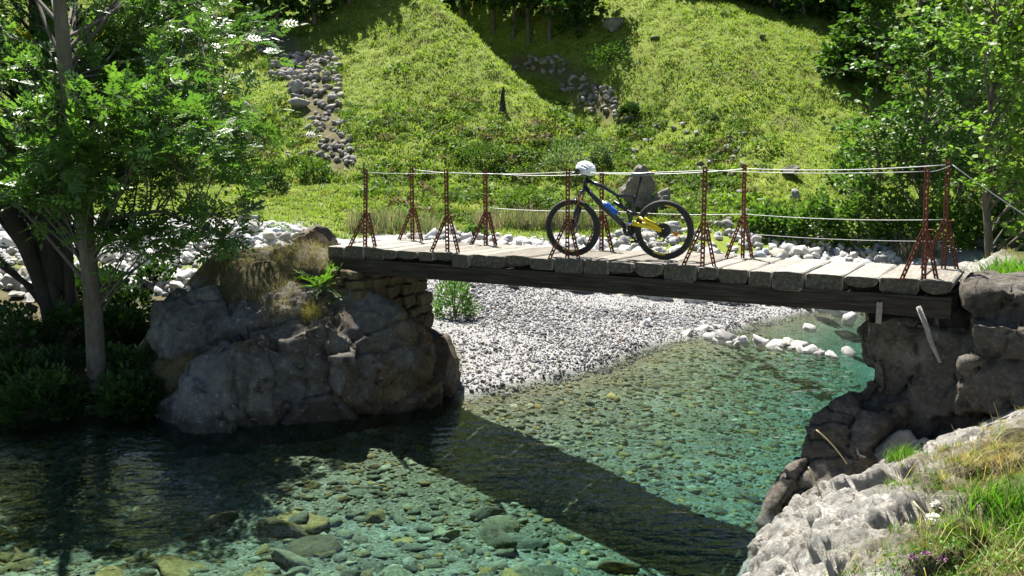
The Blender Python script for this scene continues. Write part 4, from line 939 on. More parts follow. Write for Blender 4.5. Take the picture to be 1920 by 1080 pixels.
t3 = P3((118, 600, 13.3), (88, 490, 13.3), (68, 400, 13.3), (62, 350, 13.3), (70, 200, 13.3), (60, 0, 13.3))
t4 = P3((132, 620, 13.3), (130, 480, 13.3), (122, 350, 13.4), (130, 200, 13.4))
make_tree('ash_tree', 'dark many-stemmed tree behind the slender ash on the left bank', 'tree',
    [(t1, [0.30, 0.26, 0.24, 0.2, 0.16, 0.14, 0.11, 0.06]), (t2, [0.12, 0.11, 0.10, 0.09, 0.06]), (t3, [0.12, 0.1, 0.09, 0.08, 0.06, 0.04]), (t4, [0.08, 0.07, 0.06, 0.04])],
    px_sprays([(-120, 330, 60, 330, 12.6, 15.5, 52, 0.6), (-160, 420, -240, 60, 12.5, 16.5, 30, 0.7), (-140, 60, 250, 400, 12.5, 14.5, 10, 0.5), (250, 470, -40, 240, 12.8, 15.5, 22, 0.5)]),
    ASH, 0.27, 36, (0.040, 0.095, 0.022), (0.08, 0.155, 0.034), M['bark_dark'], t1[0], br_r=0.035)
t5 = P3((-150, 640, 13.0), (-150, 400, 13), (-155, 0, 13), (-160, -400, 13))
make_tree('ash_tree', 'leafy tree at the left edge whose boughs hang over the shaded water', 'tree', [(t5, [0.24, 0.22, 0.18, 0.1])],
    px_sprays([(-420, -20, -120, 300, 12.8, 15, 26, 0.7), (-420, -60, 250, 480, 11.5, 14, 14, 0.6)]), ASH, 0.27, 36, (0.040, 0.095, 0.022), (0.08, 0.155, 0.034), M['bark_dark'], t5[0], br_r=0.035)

# right-hand trees beyond the river
def rt(name, lab, trunk, boxes, size, nl, c0, c1, tpl=BROAD, r0=0.10, yellow=0.0, grp='trees behind the near end of the bridge', mat='leaf_maple'):
    nl = int(nl * 1.0); size *= 0.78
    rr = np.linspace(r0, 0.025, len(trunk)); return make_tree(name, lab, 'tree', [(trunk, rr)], px_sprays(boxes), tpl, size, nl, c0, c1, M['bark'], trunk[0], grp, 0.022, yellow, mat)
b1 = hit(1730, 462, 18); Yb = b1[1]
rt('maple_tree', 'straight-trunked tree with rounded dark crown behind the last railing posts', [b1] + P3((1730, 430, Yb), (1728, 330, Yb), (1735, 230, Yb), (1745, 120, Yb), (1752, 40, Yb)),
   [(1630, 1850, 60, 300, Yb - 1.6, Yb + 1.4, 46, 0.7), (1650, 1820, 20, 90, Yb - 1, Yb + 1, 10, 0.6), (1590, 1700, 200, 330, Yb - 1.5, Yb + 1, 10, 0.55), (1690, 1850, 280, 360, Yb - 1, Yb + 1, 8, 0.5)], 0.17, 110, (0.055, 0.125, 0.025), (0.12, 0.22, 0.045))
b2 = hit(1648, 452, 18); Yb = b2[1]
rt('maple_tree', 'thin tree with a few orange leaves left of the straight-trunked tree', [b2] + P3((1648, 400, Yb), (1650, 320, Yb), (1640, 250, Yb), (1630, 190, Yb)),
   [(1560, 1690, 230, 420, Yb - 1, Yb + 1, 20, 0.5), (1600, 1700, 330, 440, Yb - 0.8, Yb + 0.8, 10, 0.45)], 0.14, 80, (0.07, 0.14, 0.025), (0.14, 0.24, 0.045), r0=0.05, yellow=0.012)
put = NB(); cp = np.stack([pd(1690 + rng.normal(0, 14), 282 + rng.normal(0, 9), Yb - 0.9) for _ in range(60)])
b3 = P3((1835, 520, 19.5)); Yb = 20.5
rt('maple_tree', 'bright yellow-green tree filling the upper right corner', P3((1860, 540, Yb), (1850, 400, Yb), (1850, 250, Yb), (1870, 100, Yb), (1880, -80, Yb)),
   [(1840, 2020, -120, 130, 18.5, 22, 40, 0.75), (1850, 2020, 120, 330, 19, 22, 30, 0.65), (1860, 2020, 320, 430, 19, 21.5, 16, 0.55), (1760, 1860, -60, 90, 20, 23, 14, 0.6)], 0.17, 110, (0.10, 0.19, 0.03), (0.21, 0.33, 0.05))
b4 = hit(1800, 455, 18); Yb = b4[1]
rt('maple_tree', 'darker tree between the straight-trunked tree and the bright corner tree', [b4] + P3((1795, 380, Yb), (1815, 280, Yb), (1825, 180, Yb), (1830, 60, Yb)),
   [(1760, 1880, 120, 400, Yb - 1, Yb + 1.5, 34, 0.65)], 0.16, 100, (0.055, 0.13, 0.025), (0.12, 0.22, 0.04), r0=0.08)

def shrub(name, lab, base, rx, rz_, n_, tpl, ls, c0, c1, cat='shrub', group=None, mat='leaf_soft', stems=7, ry=None):
    root = empty(name, tuple(base)); tag(root, lab, cat, group); ry = ry or rx; sb = NB(); lb = NB()
    u = rng.normal(size=(n_, 3)); u /= np.linalg.norm(u, axis=1, keepdims=True); u[:, 2] = np.abs(u[:, 2])
    rad = rng.uniform(0.45, 1.0, n_) ** 0.6; lump = 0.78 + 0.5 * fbm(u * 2.3 + base[0], 3, int(abs(base[1]) * 7) % 50)
    P_ = u * (rad * lump)[:, None] * np.array([rx, ry, rz_])
    put_leaves(lb, tpl, P_, u + np.array([0, 0, 0.2]), ls, leaf_cols(n_, c0, c1), 0.8)
    for i in range(stems):
        e_ = u[i] * np.array([rx, ry, rz_]) * 0.85; sb.add(*tube(bez(np.array([0, 0, -0.1]), np.array([0.2 * e_[0], 0.2 * e_[1], 0.6 * e_[2]]), e_, 5), np.linspace(0.016, 0.004, 5), 4))
    sb.obj('stems', M['twig'], root); lb.obj('foliage', M[mat], root); return root
g1, g2 = (0.06, 0.13, 0.022), (0.13, 0.23, 0.042)
for (x, y, wd, h_, lab) in [(1530, 452, 95, 100, 'dense green shrub at the rear edge of the cobbles, left of the thin tree'), (1610, 458, 90, 130, 'tall green shrub at the foot of the thin tree'), (1690, 462, 90, 120, 'green shrub between the thin tree and the straight trunk'), (1770, 465, 90, 130, 'dark green shrub under the darker tree'), (1850, 462, 100, 120, 'green shrub below the bright corner tree'), (1470, 448, 70, 70, 'low round shrub behind the cobbles below the lone pale hillside rock'), (1425, 440, 60, 60, 'small leafy shrub behind the cobbles near the second last post'), (1600, 360, 90, 90, 'green shrub on the slope above the thin tree'), (1900, 480, 90, 170, 'tall leafy shrub at the right edge behind the deck end')]:
    p = hit(x, y, 18); sc_ = p[1] / F; shrub('leafy_shrub', lab, p, wd * 0.62 * sc_, h_ * sc_, int(1500 * (wd / 90)), BROAD, 0.12, g1, g2, group='shrubs at the foot of the trees', ry=0.8)
for (x, y, wd, h_, lab, c0, c1) in [(852, 592, 52, 84, 'bright green bush growing on gravel beside the pier', (0.05, 0.12, 0.02), (0.13, 0.25, 0.05)), (505, 360, 40, 55, 'dark round bush on the meadow left of the first railing post', (0.02, 0.05, 0.012), (0.05, 0.10, 0.02)),
        (1060, 318, 60, 58, 'pale grey-green bush on the slope above the handlebar', (0.10, 0.15, 0.07), (0.20, 0.26, 0.14)), (1125, 310, 32, 45, 'small pale grey-green bush right of the larger pale bush', (0.10, 0.15, 0.07), (0.20, 0.26, 0.14)),
        (905, 300, 55, 35, 'broad low dark bush on the middle slope below the stump', (0.04, 0.085, 0.018), (0.09, 0.16, 0.035)), (990, 390, 60, 45, 'yellow-green bush behind the fourth far post', (0.07, 0.13, 0.02), (0.14, 0.22, 0.04)), (1180, 215, 28, 22, 'small dark bush beside the stream stones', (0.02, 0.05, 0.012), (0.05, 0.1, 0.02)),
        (590, 335, 45, 40, 'leafy green bush below the tumbled wall', (0.05, 0.11, 0.02), (0.12, 0.2, 0.035)), (1140, 130, 65, 60, 'green bush on the slope right of the copse', (0.045, 0.10, 0.018), (0.10, 0.18, 0.03)), (895, 445, 28, 26, 'small bright leafy plant behind the second far post', (0.08, 0.16, 0.05), (0.18, 0.3, 0.1))]:
    p = hit(x, y, 14); sc_ = p[1] / F; shrub('round_bush', lab, p, wd * sc_, h_ * sc_ * 1.05, 1300, SMALL, 0.11 if p[1] > 20 else 0.07, c0, c1)

# copse in the gully, tree line, trees above the tumbled wall
def far_tree(x, y, h_, wd, lab, grp, c0, c1, n_=30, trunk_h=0.3, bark=None, tx=0.0, ls=0.26, nl=90):
    p = hit(x, y, 27) if not isinstance(x, np.ndarray) else x
    tk = [p + np.array([0, 0, -0.2]), p + np.array([0.1 * tx, 0, 0.35 * h_]), p + np.array([0.3 * tx, 0.1, 0.7 * h_]), p + np.array([0.4 * tx, 0.1, 0.95 * h_])]
    sp = []
    for _ in range(n_):
        z = trunk_h + (1 - trunk_h) * rng.random(); rr = wd * math.sqrt(max(0.05, 1 - ((z - trunk_h) / (1 - trunk_h) * 2 - 0.85) ** 2 * 0.9)) * math.sqrt(rng.random()); a_ = rng.uniform(0, 6.28)
        sp.append((p + np.array([rr * math.cos(a_) + 0.3 * tx * z, rr * math.sin(a_), z * h_]), 0.16 * wd + 0.45))
    return make_tree('deciduous_tree', lab, 'tree', [(tk, [0.13, 0.11, 0.08, 0.04])], sp, WIDE, ls, nl, c0, c1, bark or M['bark'], tk[0], grp, 0.02, 0, 'leaf_soft', 4, 4, 0.8)
dk0, dk1 = (0.022, 0.060, 0.012), (0.055, 0.12, 0.022)
for i, (x, y, h_, wd, tx, lab) in enumerate([(868, 30, 4.6, 1.5, -1, 'leftmost tree of the copse in the gully'), (925, 60, 4.8, 1.5, 0, 'copse tree second from the left with pale trunk'), (962, 74, 5.0, 1.5, 0.6, 'pale-trunked tree in the middle of the copse'), (992, 78, 5.0, 1.5, -.6, 'copse tree just right of its middle, two pale stems'), (1030, 76, 4.8, 1.5, 0.8, 'copse tree second from the right'), (1085, 68, 3.6, 1.6, 1.2, 'rightmost copse tree with sunlit leaves')]):
    far_tree(x, y, h_, wd, lab, 'copse trees in the gully', dk0, (0.075, 0.15, 0.028) if i > 4 else dk1, 40, 0.42 if 0 < i < 5 else 0.12, tx=tx, nl=100)
for i, (x, y) in enumerate([(1215, -30), (1275, -14), (1335, -4), (1395, 8), (1450, 20), (1505, 32), (1555, 40), (1600, 50)]):
    far_tree(x, y - 6, 2.3, 1.6, ['first tree of the wood edge, at its far left end', 'second tree of the wood edge from the left', 'third tree of the wood edge from the left', 'tree at the middle of the wood edge, left one', 'tree at the middle of the wood edge, right one', 'third tree of the wood edge from the right', 'second tree of the wood edge from the right', 'last tree of the wood edge beside the maples'][i], 'trees along the upper wood edge', dk0, dk1, 34, 0.02, nl=90)
for i, (x, y, h_, wd, lab) in enumerate([(520, 60, 4.6, 1.6, 'dark tree among the stones at the top of the tumbled wall'), (590, 45, 4.2, 1.6, 'dark tree right of the tumbled wall top'), (655, 5, 4.4, 1.5, 'dark tree casting shade on the spur'), (705, -40, 5.0, 1.6, 'uppermost dark tree on the spur'), (440, 10, 4.5, 1.8, 'green tree left of the tumbled wall behind the ash'), (330, 60, 4.5, 1.8, 'green tree behind the upper crown of the ash')]):
    far_tree(x, y, h_, wd, lab, 'trees above the tumbled wall', dk0, dk1, 38, 0.12, nl=90)
for i, (x, y, h_, wd, lab) in enumerate([(1640, 170, 4.2, 1.7, 'bushy tree on the slope left of the maple crown'), (1600, 150, 2.0, 1.2, 'low dark tree at the right edge of the meadow'), (1720, 120, 5, 2.2, 'bushy tree behind the top of the maple'), (1860, 150, 6, 2.5, 'tree on the slope behind the bright corner tree'), (1800, 320, 5, 2.0, 'tree on the slope behind the darker tree')]):
    far_tree(x, y, h_, wd, lab, 'trees on the slope behind the maples', (0.045, 0.10, 0.018), (0.10, 0.18, 0.032), 34, 0.05, nl=90)

# ------------------------------------------------------------------ hillside stones
def scatter_stones(parent, polys, mat, origin):
    for (x0, x1, y0, y1, n_, s0, s1) in polys:
        for _ in range(n_):
            p = hit(rng.uniform(x0, x1), rng.uniform(y0, y1), 24); r = rng.uniform(s0, s1) / F * p[1] / 2
            stone('stone', p - origin + np.array([0, 0, r * 0.3]), r * 1.0, mat, parent, var=int(rng.choice([0, 1, 2, 4, 3])))
wl = hit(590, 200, 24); wall_r = empty('tumbled_wall', tuple(wl)); tag(wall_r, 'tumbled grey dry stone wall running down the hillside', 'stone wall')
scatter_stones(wall_r, [(475, 520, 20, 100, 40, 12, 28), (505, 640, 104, 150, 95, 9, 24), (545, 640, 145, 205, 58, 10, 26), (575, 645, 205, 265, 42, 9, 20), (600, 662, 262, 310, 40, 9, 22), (540, 600, 280, 300, 8, 8, 16)], M['hillrock'], wl)
for (x, y, s_, lab) in [(556, 172, 34, 'upright pale block at the left edge of the tumbled wall'), (562, 202, 42, 'flat pale slab lying at the edge of the tumbled wall')]:
    p = hit(x, y, 24); r = s_ / F * p[1] / 2; small_boulder('stone_block', p + np.array([0, -0.2, r * 0.4]), r * 1.1, M['hillrock'], 91 + s_, lab, 'stone', 3)
gl_ = hit(1100, 180, 24); gl_r = empty('stream_stones', tuple(gl_)); tag(gl_r, 'grey stones of the dry stream bed below the copse', 'stones')
scatter_stones(gl_r, [(960, 1060, 108, 140, 26, 10, 22), (1050, 1105, 140, 180, 22, 8, 20), (1085, 1155, 165, 212, 44, 9, 22), (1150, 1200, 190, 230, 10, 10, 24)], M['hillrock'], gl_)
sc_r = empty('slope_stones', tuple(hit(1260, 260, 24))); tag(sc_r, 'pale stones half hidden in the scrub above the bike', 'stones'); o_ = np.array(sc_r.location)
scatter_stones(sc_r, [(1180, 1400, 215, 300, 44, 6, 18), (1230, 1420, 300, 400, 34, 6, 20), (880, 960, 225, 250, 8, 6, 14), (1280, 1420, 395, 430, 16, 12, 34), (380, 470, 255, 300, 10, 8, 18)], M['hillrock'], o_)
for i, (x, y, wd, h_, lab) in enumerate([(1193, 394, 74, 104, 'tall weathered boulder behind the bicycle saddle'), (1242, 394, 64, 66, 'brown boulder just behind the rear wheel'), (1490, 378, 30, 34, 'lone pale rock on the meadow above the cobbles'), (1150, 60, 42, 50, 'leaning rock beside the copse'), (1228, 74, 26, 12, 'flat rock high on the meadow right of the copse'), (1430, 72, 22, 12, 'small rock high on the meadow near the wood edge'), (388, 402, 34, 30, 'upright rock on the meadow behind the ash branches'), (470, 415, 50, 22, 'long low rock on the meadow behind the pier'), (1175, 232, 34, 20, 'dark rock at the lower end of the stream stones'), (60, 575, 62, 44, 'rounded grey boulder on the left bank by the dark tree'), (20, 520, 60, 40, 'mossy boulder at the left edge behind the dark tree'), (95, 590, 30, 24, 'small stone right of the rounded boulder on the left bank'), (30, 560, 40, 30, 'grey boulder at the left edge below the mossy one'), (460, 205, 34, 24, 'dark rock on the left meadow beside the ash crown'), (1480, 330, 50, 30, 'brown overhanging rock in the right meadow'), (1850, 470, 70, 40, 'pale boulder behind the deck end under the shrubs')]):
    p = hit(x, y, 12); q = p[1] / F; small_boulder('boulder', p + np.array([0, 0, h_ * q * 0.30]), wd * q / 2, M['brownrock'] if i in (0, 1, 3, 4, 5, 8, 13, 14) else M['hillrock'], 130 + i, lab, 'boulder', 5 if i < 2 else 4, (1.05, 0.9, min(2.2, 1.25 * h_ / wd)), rng.uniform(0, 6), None, 0.45 if i < 2 else 0.2)
sp_ = hit(940, 207, 24); st_h = 42 / F * sp_[1]; b = MB()
vv = []; ff = []
for i, (z, r) in enumerate([(-0.1, 0.20), (0.05, 0.15), (0.2, 0.11), (0.5, 0.09), (0.75, 0.075), (0.9, 0.05)]):
    for j in range(9):
        a_ = j * 0.698; rr = r * (1 + 0.25 * math.sin(3 * a_ + i)); vv.append((rr * math.cos(a_) + 0.02 * i, rr * math.sin(a_), z * st_h + (random.uniform(-.02, .16) if i == 5 else 0)))
for i in range(5):
    for j in range(9): ff.append((i * 9 + j, i * 9 + (j + 1) % 9, (i + 1) * 9 + (j + 1) % 9, (i + 1) * 9 + j))
ff.append(tuple(45 + j for j in range(9))); b.add(vv, ff); tag(b.obj('tree_stump', M['bark_dark'], None, loc=tuple(sp_)), 'splintered dark tree stump standing on the hillside', 'stump')

# ------------------------------------------------------------------ grass
def tuft(nbl, h_, spread, wd, seed, bend=0.5):
    r_ = np.random.default_rng(seed); V_, T_, n_ = [], [], 0
    for i in range(nbl):
        a_ = r_.uniform(0, 6.28); d_ = np.array([math.cos(a_), math.sin(a_)]); o_ = r_.normal(0, spread * 0.35, 2); hh = h_ * r_.uniform(0.6, 1.15); bb_ = bend * hh * r_.uniform(0.2, 1.2); s_ = np.array([-d_[1], d_[0]]) * wd / 2
        p = [np.r_[o_ - s_, 0], np.r_[o_ + s_, 0], np.r_[o_ + d_ * bb_ * 0.35 - s_ * 0.7, hh * 0.6], np.r_[o_ + d_ * bb_ * 0.35 + s_ * 0.7, hh * 0.6], np.r_[o_ + d_ * bb_, hh]]
        V_ += p; T_ += [(n_, n_ + 1, n_ + 3), (n_, n_ + 3, n_ + 2), (n_ + 2, n_ + 3, n_ + 4)]; n_ += 5
    return np.array(V_), np.array(T_)
def dome(nl, seed):
    r_ = np.random.default_rng(seed); V_, T_ = [], []
    for i in range(nl):
        u = r_.normal(size=3); u[2] = abs(u[2]) * 0.9 + 0.05; u /= np.linalg.norm(u); c = u * r_.uniform(0.6, 1.0) * np.array([1, 1, 0.75])
        a_ = np.cross(u, r_.normal(size=3)); a_ /= np.linalg.norm(a_); b_ = np.cross(u, a_) + 0.5 * u; s_ = r_.uniform(0.14, 0.28)
        n_ = len(V_); V_ += [c - a_ * s_ * 0.5, c + a_ * s_ * 0.5, c + b_ * s_ * 1.1 + np.array([0, 0, s_ * 0.4])]; T_.append((n_, n_ + 1, n_ + 2))
    return np.array(V_), np.array(T_)
def tuft1(nbl, spread, wd, seed, bend):       # far tufts: one triangle a blade
    r_ = np.random.default_rng(seed); V_, T_ = [], []
    for i in range(nbl):
        a_ = r_.uniform(0, 6.28); d_ = np.array([math.cos(a_), math.sin(a_)]); o_ = r_.normal(0, spread * 0.35, 2); hh = r_.uniform(0.6, 1.15); s_ = np.array([-d_[1], d_[0]]) * wd / 2
        n_ = len(V_); V_ += [np.r_[o_ - s_, 0], np.r_[o_ + s_, 0], np.r_[o_ + d_ * bend * hh * r_.uniform(0.2, 1.1), hh]]; T_.append((n_, n_ + 1, n_ + 2))
    return np.array(V_), np.array(T_)
TUFTS = [tuft1(6, 0.9, 0.20, 200 + i, 0.8) for i in range(6)]; DOMES = [dome(96, 300 + i) for i in range(6)]
def mass(name, tpls, P_, S_, cols, mat, tilt=0.15, parent=None):
    nb = NB(); k_ = rng.integers(0, len(tpls), len(P_))
    for i, (tv, tf) in enumerate(tpls):
        q = k_ == i
        if q.any(): nb.add(*stamp(tv, tf, P_[q], rand_rot(q.sum(), tilt), S_[q], cols[q]))
    return nb.obj(name, mat, parent)
n = 190000
Y = 22.5 + rng.random(n) ** 0.85 * 36; X = rng.uniform(-0.62, 0.62, n) * Y; Z = terrain(X, Y); px, py = to_px(np.stack([X, Y, Z], -1))
gmk = hill(X, Y) - (W + np.interp(sdist(X, Y, LEFT), [0, 0.4, 1.2, 3, 5, 7, 10, 14, 30], [0, 0.06, 0.14, 0.32, 0.62, 0.97, 1.2, 1.45, 1.6]))
q = (px > -40) & (px < 1960) & (py > -40) & (py < 470) & (bare(px, py) < rng.random(n)) & (gmk > -0.1) & (Y > limf(X) - 0.2)
X, Y, Z = X[q], Y[q], Z[q]; q = np.arange(len(X)) < 82000; X, Y, Z = X[q], Y[q], Z[q]
pat = fb2(X, Y, 3.0, 4, 91); c = leaf_cols(len(X), (0.125, 0.19, 0.028), (0.225, 0.285, 0.055)) * (1 + 0.45 * pat[:, None]); dry = rng.random((len(X), 1)) < (0.10 + 0.25 * sm(0.1, 0.5, fb2(X, Y, 1.6, 3, 93)))[:, None]
c = np.where(dry, np.array([[0.20, 0.18, 0.06]]) * rng.uniform(0.6, 1.1, (len(X), 1)), c)
S = rng.uniform(0.06, 0.13, len(X)) * (1 + 0.5 * np.clip(fb2(X, Y, 0.9, 3, 95), -0.6, 1))
tag(mass('hillside_grass', TUFTS, np.stack([X, Y, Z - 0.01], -1), np.stack([S * 2.0, S * 2.0, S], -1), c, M['grass']), 'short meadow grass covering the steep hillside', 'grass', kind='stuff')
n = 34000
Y = 26.0 + rng.random(n) * 22; X = rng.uniform(-0.6, 0.6, n) * Y; Z = terrain(X, Y); px, py = to_px(np.stack([X, Y, Z], -1))
dens = (0.035 + 0.9 * sm(170, 250, py) * sm(600, 720, px) * sm(1480, 1300, px)) * sm(-0.35, 0.15, fb2(X, Y, 1.4, 3, 97)) + 0.7 * np.exp(-((px - 470) / 120) ** 2 - ((py - 290) / 50) ** 2)
q = (rng.random(n) < dens) & (px > -20) & (px < 1940) & (py > -20) & (py < 425) & ~((px < 680) & (py > 340)) & (Y > limf(X) + 0.4) & (bare(px, py) < 0.3); X, Y, Z = X[q][:2600], Y[q][:2600], Z[q][:2600]
S = rng.gamma(3.0, 0.052, len(X)) + 0.06; c = leaf_cols(len(X), (0.075, 0.135, 0.02), (0.165, 0.24, 0.04)); c = np.where(rng.random((len(X), 1)) < 0.12, np.array([[0.14, 0.12, 0.05]]), c)
tag(mass('low_scrub', DOMES, np.stack([X, Y, Z - 0.03], -1), np.stack([S * 1.2, S * 1.2, S], -1), c, M['grass']), 'low scrub and bracken on the lower hillside', 'scrub', kind='stuff')
# tall pale grasses behind the far railing
STALK = [tuft(9, 1.0, 0.35, 0.030, 400 + i, 0.45) for i in range(4)]
P_ = []; 
for (x0, x1, y0, y1, n_) in [(890, 1140, 420, 434, 480), (655, 760, 422, 440, 240), (770, 830, 428, 440, 60), (1680, 1760, 470, 490, 80)]:
    for _ in range(n_): P_.append(hit(rng.uniform(x0, x1), rng.uniform(y0, y1), 15))
P_ = np.array(P_); c = leaf_cols(len(P_), (0.20, 0.19, 0.13), (0.33, 0.30, 0.24)); c = np.where(rng.random((len(P_), 1)) < 0.4, np.array([[0.25, 0.19, 0.20]]), c); c = np.where(rng.random((len(P_), 1)) < 0.3, np.array([[0.10, 0.15, 0.05]]), c)
tag(mass('tall_grass', STALK, P_, rng.uniform(0.3, 0.65, len(P_)), c, M['grass']), 'tall mauve-grey seeding grasses behind the far railing', 'grass', kind='stuff')

# near bank on the right: turf, straw and herbs
NT = [tuft(12, 1.0, 0.55, 0.055, 500 + i, 0.8) for i in range(5)]; ST_ = [tuft(4, 1.0, 0.3, 0.016, 520 + i, 0.8) for i in range(4)]
gmf = gm.ravel(); k_ = rng.choice(len(BANK), 24000); base_ = BANK[k_]; jit = rng.normal(0, 0.05, (len(k_), 2)); keep = rng.random(len(k_)) < np.clip(gmf[k_] * 1.1 - 0.05, 0, 1)
bp = base_[keep] + np.c_[jit[keep], np.zeros(keep.sum())]
px, py = to_px(bp); q = (px > 1350) & (px < 2000) & (py > 470) & (py < 1180) & (bp[:, 1] > 2.5); bp = bp[q]
for i in range(len(bp)):
    h = BANKTREE.ray_cast(Vector((bp[i, 0], bp[i, 1], 3)), Vector((0, 0, -1)))
    if h[0] is not None: bp[i, 2] = h[0].z - 0.01
dry = fb2(bp[:, 0], bp[:, 1], 0.8, 3, 81) + rng.normal(0, 0.25, len(bp)) > 0.0
c = np.where(dry[:, None], leaf_cols(len(bp), (0.30, 0.25, 0.10), (0.46, 0.38, 0.19)), leaf_cols(len(bp), (0.08, 0.16, 0.018), (0.17, 0.29, 0.04)))
c = np.where((rng.random((len(bp), 1)) < 0.10) & dry[:, None], np.array([[0.30, 0.13, 0.07]]), c)
S = rng.uniform(0.025, 0.07, len(bp))
tag(mass('bank_grass', NT, bp, S * np.array([1]), c, M['grass'], 0.6), 'short green and straw-coloured turf on the near bank', 'grass', kind='stuff')
q = rng.random(len(bp)) < 0.10; c = leaf_cols(q.sum(), (0.40, 0.33, 0.17), (0.55, 0.47, 0.28))
tag(mass('dry_stalks', ST_, bp[q], rng.uniform(0.10, 0.28, q.sum()), c, M['grass'], 0.5), 'thin dry grass stalks on the near bank', 'grass', kind='stuff')
def on_bank(x, y):
    d_ = Vector(ray(x, y)).normalized(); h = BANKTREE.ray_cast(Vector((0, 0, EYE)), d_); return np.array(h[0]) if h[0] is not None else pd(x, y, 5)
def drop(P_, lo, hi):
    P_ = P_.copy()
    for i in range(len(P_)):
        h = BANKTREE.ray_cast(Vector((P_[i, 0], P_[i, 1], 3)), Vector((0, 0, -1)))
        if h[0] is not None: P_[i, 2] = h[0].z + rng.uniform(lo, hi)
    return P_
for (x, y, wd, n_, sz, lab) in [(1890, 985, 0.22, 60, 0.16, 'lush green grass clump at the right edge of the near bank'), (1690, 855, 0.16, 50, 0.10, 'small bright green grass clump beside the limestone'), (1890, 520, 0.5, 160, 0.28, 'long green grass beside the near end of the deck')]:
    p = on_bank(x, y); P_ = p + np.c_[rng.normal(0, wd * 0.5, n_), rng.normal(0, wd * 0.5, n_), np.zeros(n_) - 0.02]; P_ = drop(P_, -0.02, -0.01)
    tag(mass('grass_clump', NT, P_, rng.uniform(sz * 0.6, sz * 1.2, n_), leaf_cols(n_, (0.07, 0.17, 0.015), (0.15, 0.30, 0.03)), M['grass'], 0.25), lab, 'grass')
p = on_bank(1790, 1050); P_ = p + np.c_[rng.normal(0, 0.30, 900), rng.normal(0, 0.13, 900), rng.uniform(0, 0.06, 900)]
nb = NB(); P_ = drop(P_, 0.0, 0.05); put_leaves(nb, SMALL, P_, rng.normal(0, 1, (900, 3)), 0.024, leaf_cols(900, (0.06, 0.14, 0.02), (0.13, 0.25, 0.04))); tag(nb.obj('herb_patch', M['leaf_soft']), 'leafy green herbs at the bottom of the near bank', 'herbs', kind='stuff')
M['petal_w'] = plain('white_petal', (0.8, 0.8, 0.76), 0.6); M['petal_p'] = plain('purple_petal', (0.28, 0.10, 0.26), 0.6)
def flower(x, y, h_, r, n_, m, lab):
    p = on_bank(x, y); e_ = empty('wild_flower', tuple(p)); tag(e_, lab, 'flower'); b = MB(); b.tube([(0, 0, -0.02), (0.01, 0, h_ * 0.6), (0.03, 0.0, h_)], 0.0035, 5); b.obj('stem', M['stemg'], e_)
    u = rng.normal(size=(n_, 3)); u[:, 2] = np.abs(u[:, 2]); u /= np.linalg.norm(u, axis=1, keepdims=True); nb = NB(); nb.add(*stamp(SMALL[0], SMALL[1], u * r * 0.5 * np.array([1, 1, .6]) + np.array([0.03, 0, h_]), frames(u, np.array([0, 0, 1.0]) + rng.normal(0, .5, (n_, 3))), np.full(n_, r * 0.8), np.ones((n_, 3)))); nb.obj('blossom', m, e_)
M['stemg'] = plain('green_stem', (0.10, 0.15, 0.03), 0.6)
flower(1752, 965, 0.05, 0.045, 60, M['petal_w'], 'white flower head low in the dry grass'); flower(1738, 985, 0.04, 0.03, 40, M['petal_w'], 'smaller white flower below the white flower head')
for i, (x, y) in enumerate([(1700, 1066), (1722, 1058), (1752, 1068)]): flower(x, y, 0.05, 0.022, 30, M['petal_p'], ['purple clover flower at the bottom edge, left of three', 'purple clover flower at the bottom edge, middle of three', 'purple clover flower at the bottom edge, right of three'][i])
M['straw'] = plain('straw', (0.42, 0.35, 0.18), 0.7)
for (a_, m_, c_, lab) in [((1588, 870, 6.7), (1562, 830, 6.7), (1530, 806, 6.75), 'long bent straw stalk standing against the shaded rock'), ((1560, 985, 5.8), (1540, 925, 5.9), (1516, 876, 5.9), 'pale seed stalk above the white limestone edge'), ((1800, 1035, 4.6), (1750, 985, 4.7), (1712, 940, 4.8), 'brown bent stalk over the dry turf')]:
    q = bez(pd(*a_), pd(*m_), pd(*c_), 7); b = MB(); b.tube(q, np.linspace(0.004, 0.006, 7), 5); tag(b.obj('dry_stalk', M['straw'], None, True), lab, 'stalk')

# ------------------------------------------------------------------ plants on the boulder and the left bank
dg = bpy.context.evaluated_depsgraph_get(); BT = BVHTree.FromObject(boulder, dg)
def on_boulder(x, y):
    d_ = Vector(ray(x, y)).normalized(); h = BT.ray_cast(Vector((0, 0, EYE)), d_); return np.array(h[0]) if h[0] is not None else None
HANG = [tuft(10, 1.0, 0.3, 0.020, 540 + i, 1.5) for i in range(4)]
P_ = []
for (x0, x1, y0, y1, n_) in [(370, 640, 450, 530, 760), (480, 560, 500, 600, 220), (500, 640, 436, 480, 260), (620, 700, 440, 460, 60)]:
    for _ in range(n_):
        x, y = rng.uniform(x0, x1), rng.uniform(y0, y1); p = on_boulder(x, y)
        if p is None:
            p = hit(x, y, 11)
            if p[1] > 15: continue
        P_.append(p)
P_ = np.array(P_)
tag(mass('dry_grass', HANG, P_ - np.array([0, 0, 0.02]), rng.uniform(0.07, 0.19, len(P_)), leaf_cols(len(P_), (0.15, 0.12, 0.07), (0.28, 0.23, 0.14)), M['grass'], 0.5), 'dry straw-coloured grass matted over the top of the big boulder', 'grass', kind='stuff')
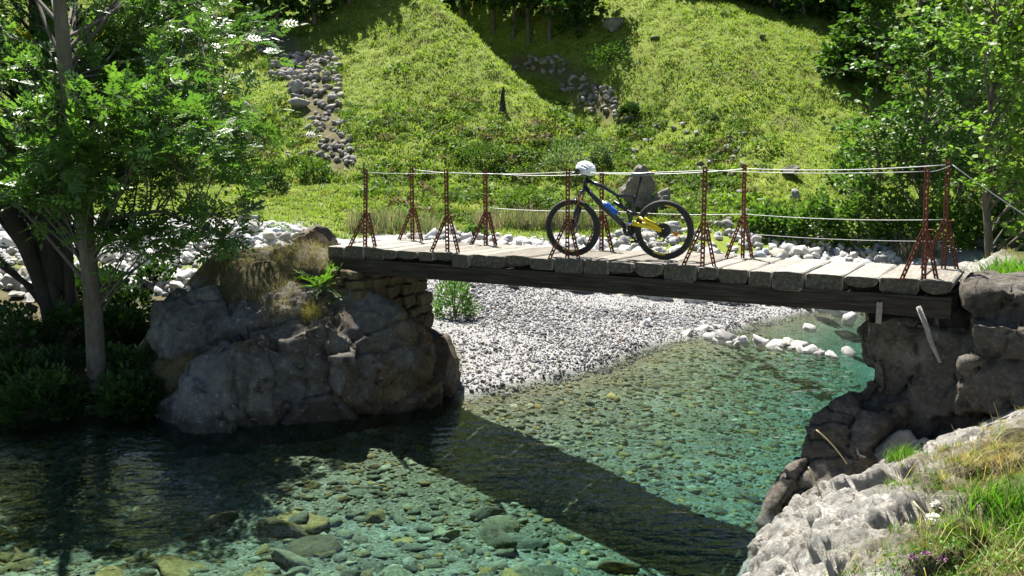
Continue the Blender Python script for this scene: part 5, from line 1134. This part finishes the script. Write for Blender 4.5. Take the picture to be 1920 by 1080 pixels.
for (x, y, n_, sz, tpl, c0, c1, lab, nm, cat) in [(612, 535, 26, 0.30, compound(8, 1.0, 0.22, 0.07), (0.07, 0.16, 0.02), (0.15, 0.28, 0.04), 'bright green fern growing on the pier stones', 'fern', 'fern'), (588, 590, 40, 0.14, HANG[0], (0.25, 0.22, 0.04), (0.35, 0.28, 0.08), 'yellow moss and hanging grass tuft below the fern', 'moss_tuft', 'moss')]:
    p = on_boulder(x, y); p = p if p is not None else pd(x, y, 11.2)
    p = p + np.array([0, -0.08, 0.0]); nb = NB(); D_ = rng.normal(0, 1, (n_, 3)) * np.array([1, 0.7, 0.6]) + np.array([0, -0.4, 0.3])
    nb.add(*stamp(tpl[0], tpl[1], p + rng.normal(0, 0.07, (n_, 3)), frames(D_, np.array([0, 0, 1.0]) + rng.normal(0, .3, (n_, 3))), sz * rng.uniform(0.7, 1.2, n_), leaf_cols(n_, c0, c1))); tag(nb.obj(nm, M['leaf_soft']), lab, cat)
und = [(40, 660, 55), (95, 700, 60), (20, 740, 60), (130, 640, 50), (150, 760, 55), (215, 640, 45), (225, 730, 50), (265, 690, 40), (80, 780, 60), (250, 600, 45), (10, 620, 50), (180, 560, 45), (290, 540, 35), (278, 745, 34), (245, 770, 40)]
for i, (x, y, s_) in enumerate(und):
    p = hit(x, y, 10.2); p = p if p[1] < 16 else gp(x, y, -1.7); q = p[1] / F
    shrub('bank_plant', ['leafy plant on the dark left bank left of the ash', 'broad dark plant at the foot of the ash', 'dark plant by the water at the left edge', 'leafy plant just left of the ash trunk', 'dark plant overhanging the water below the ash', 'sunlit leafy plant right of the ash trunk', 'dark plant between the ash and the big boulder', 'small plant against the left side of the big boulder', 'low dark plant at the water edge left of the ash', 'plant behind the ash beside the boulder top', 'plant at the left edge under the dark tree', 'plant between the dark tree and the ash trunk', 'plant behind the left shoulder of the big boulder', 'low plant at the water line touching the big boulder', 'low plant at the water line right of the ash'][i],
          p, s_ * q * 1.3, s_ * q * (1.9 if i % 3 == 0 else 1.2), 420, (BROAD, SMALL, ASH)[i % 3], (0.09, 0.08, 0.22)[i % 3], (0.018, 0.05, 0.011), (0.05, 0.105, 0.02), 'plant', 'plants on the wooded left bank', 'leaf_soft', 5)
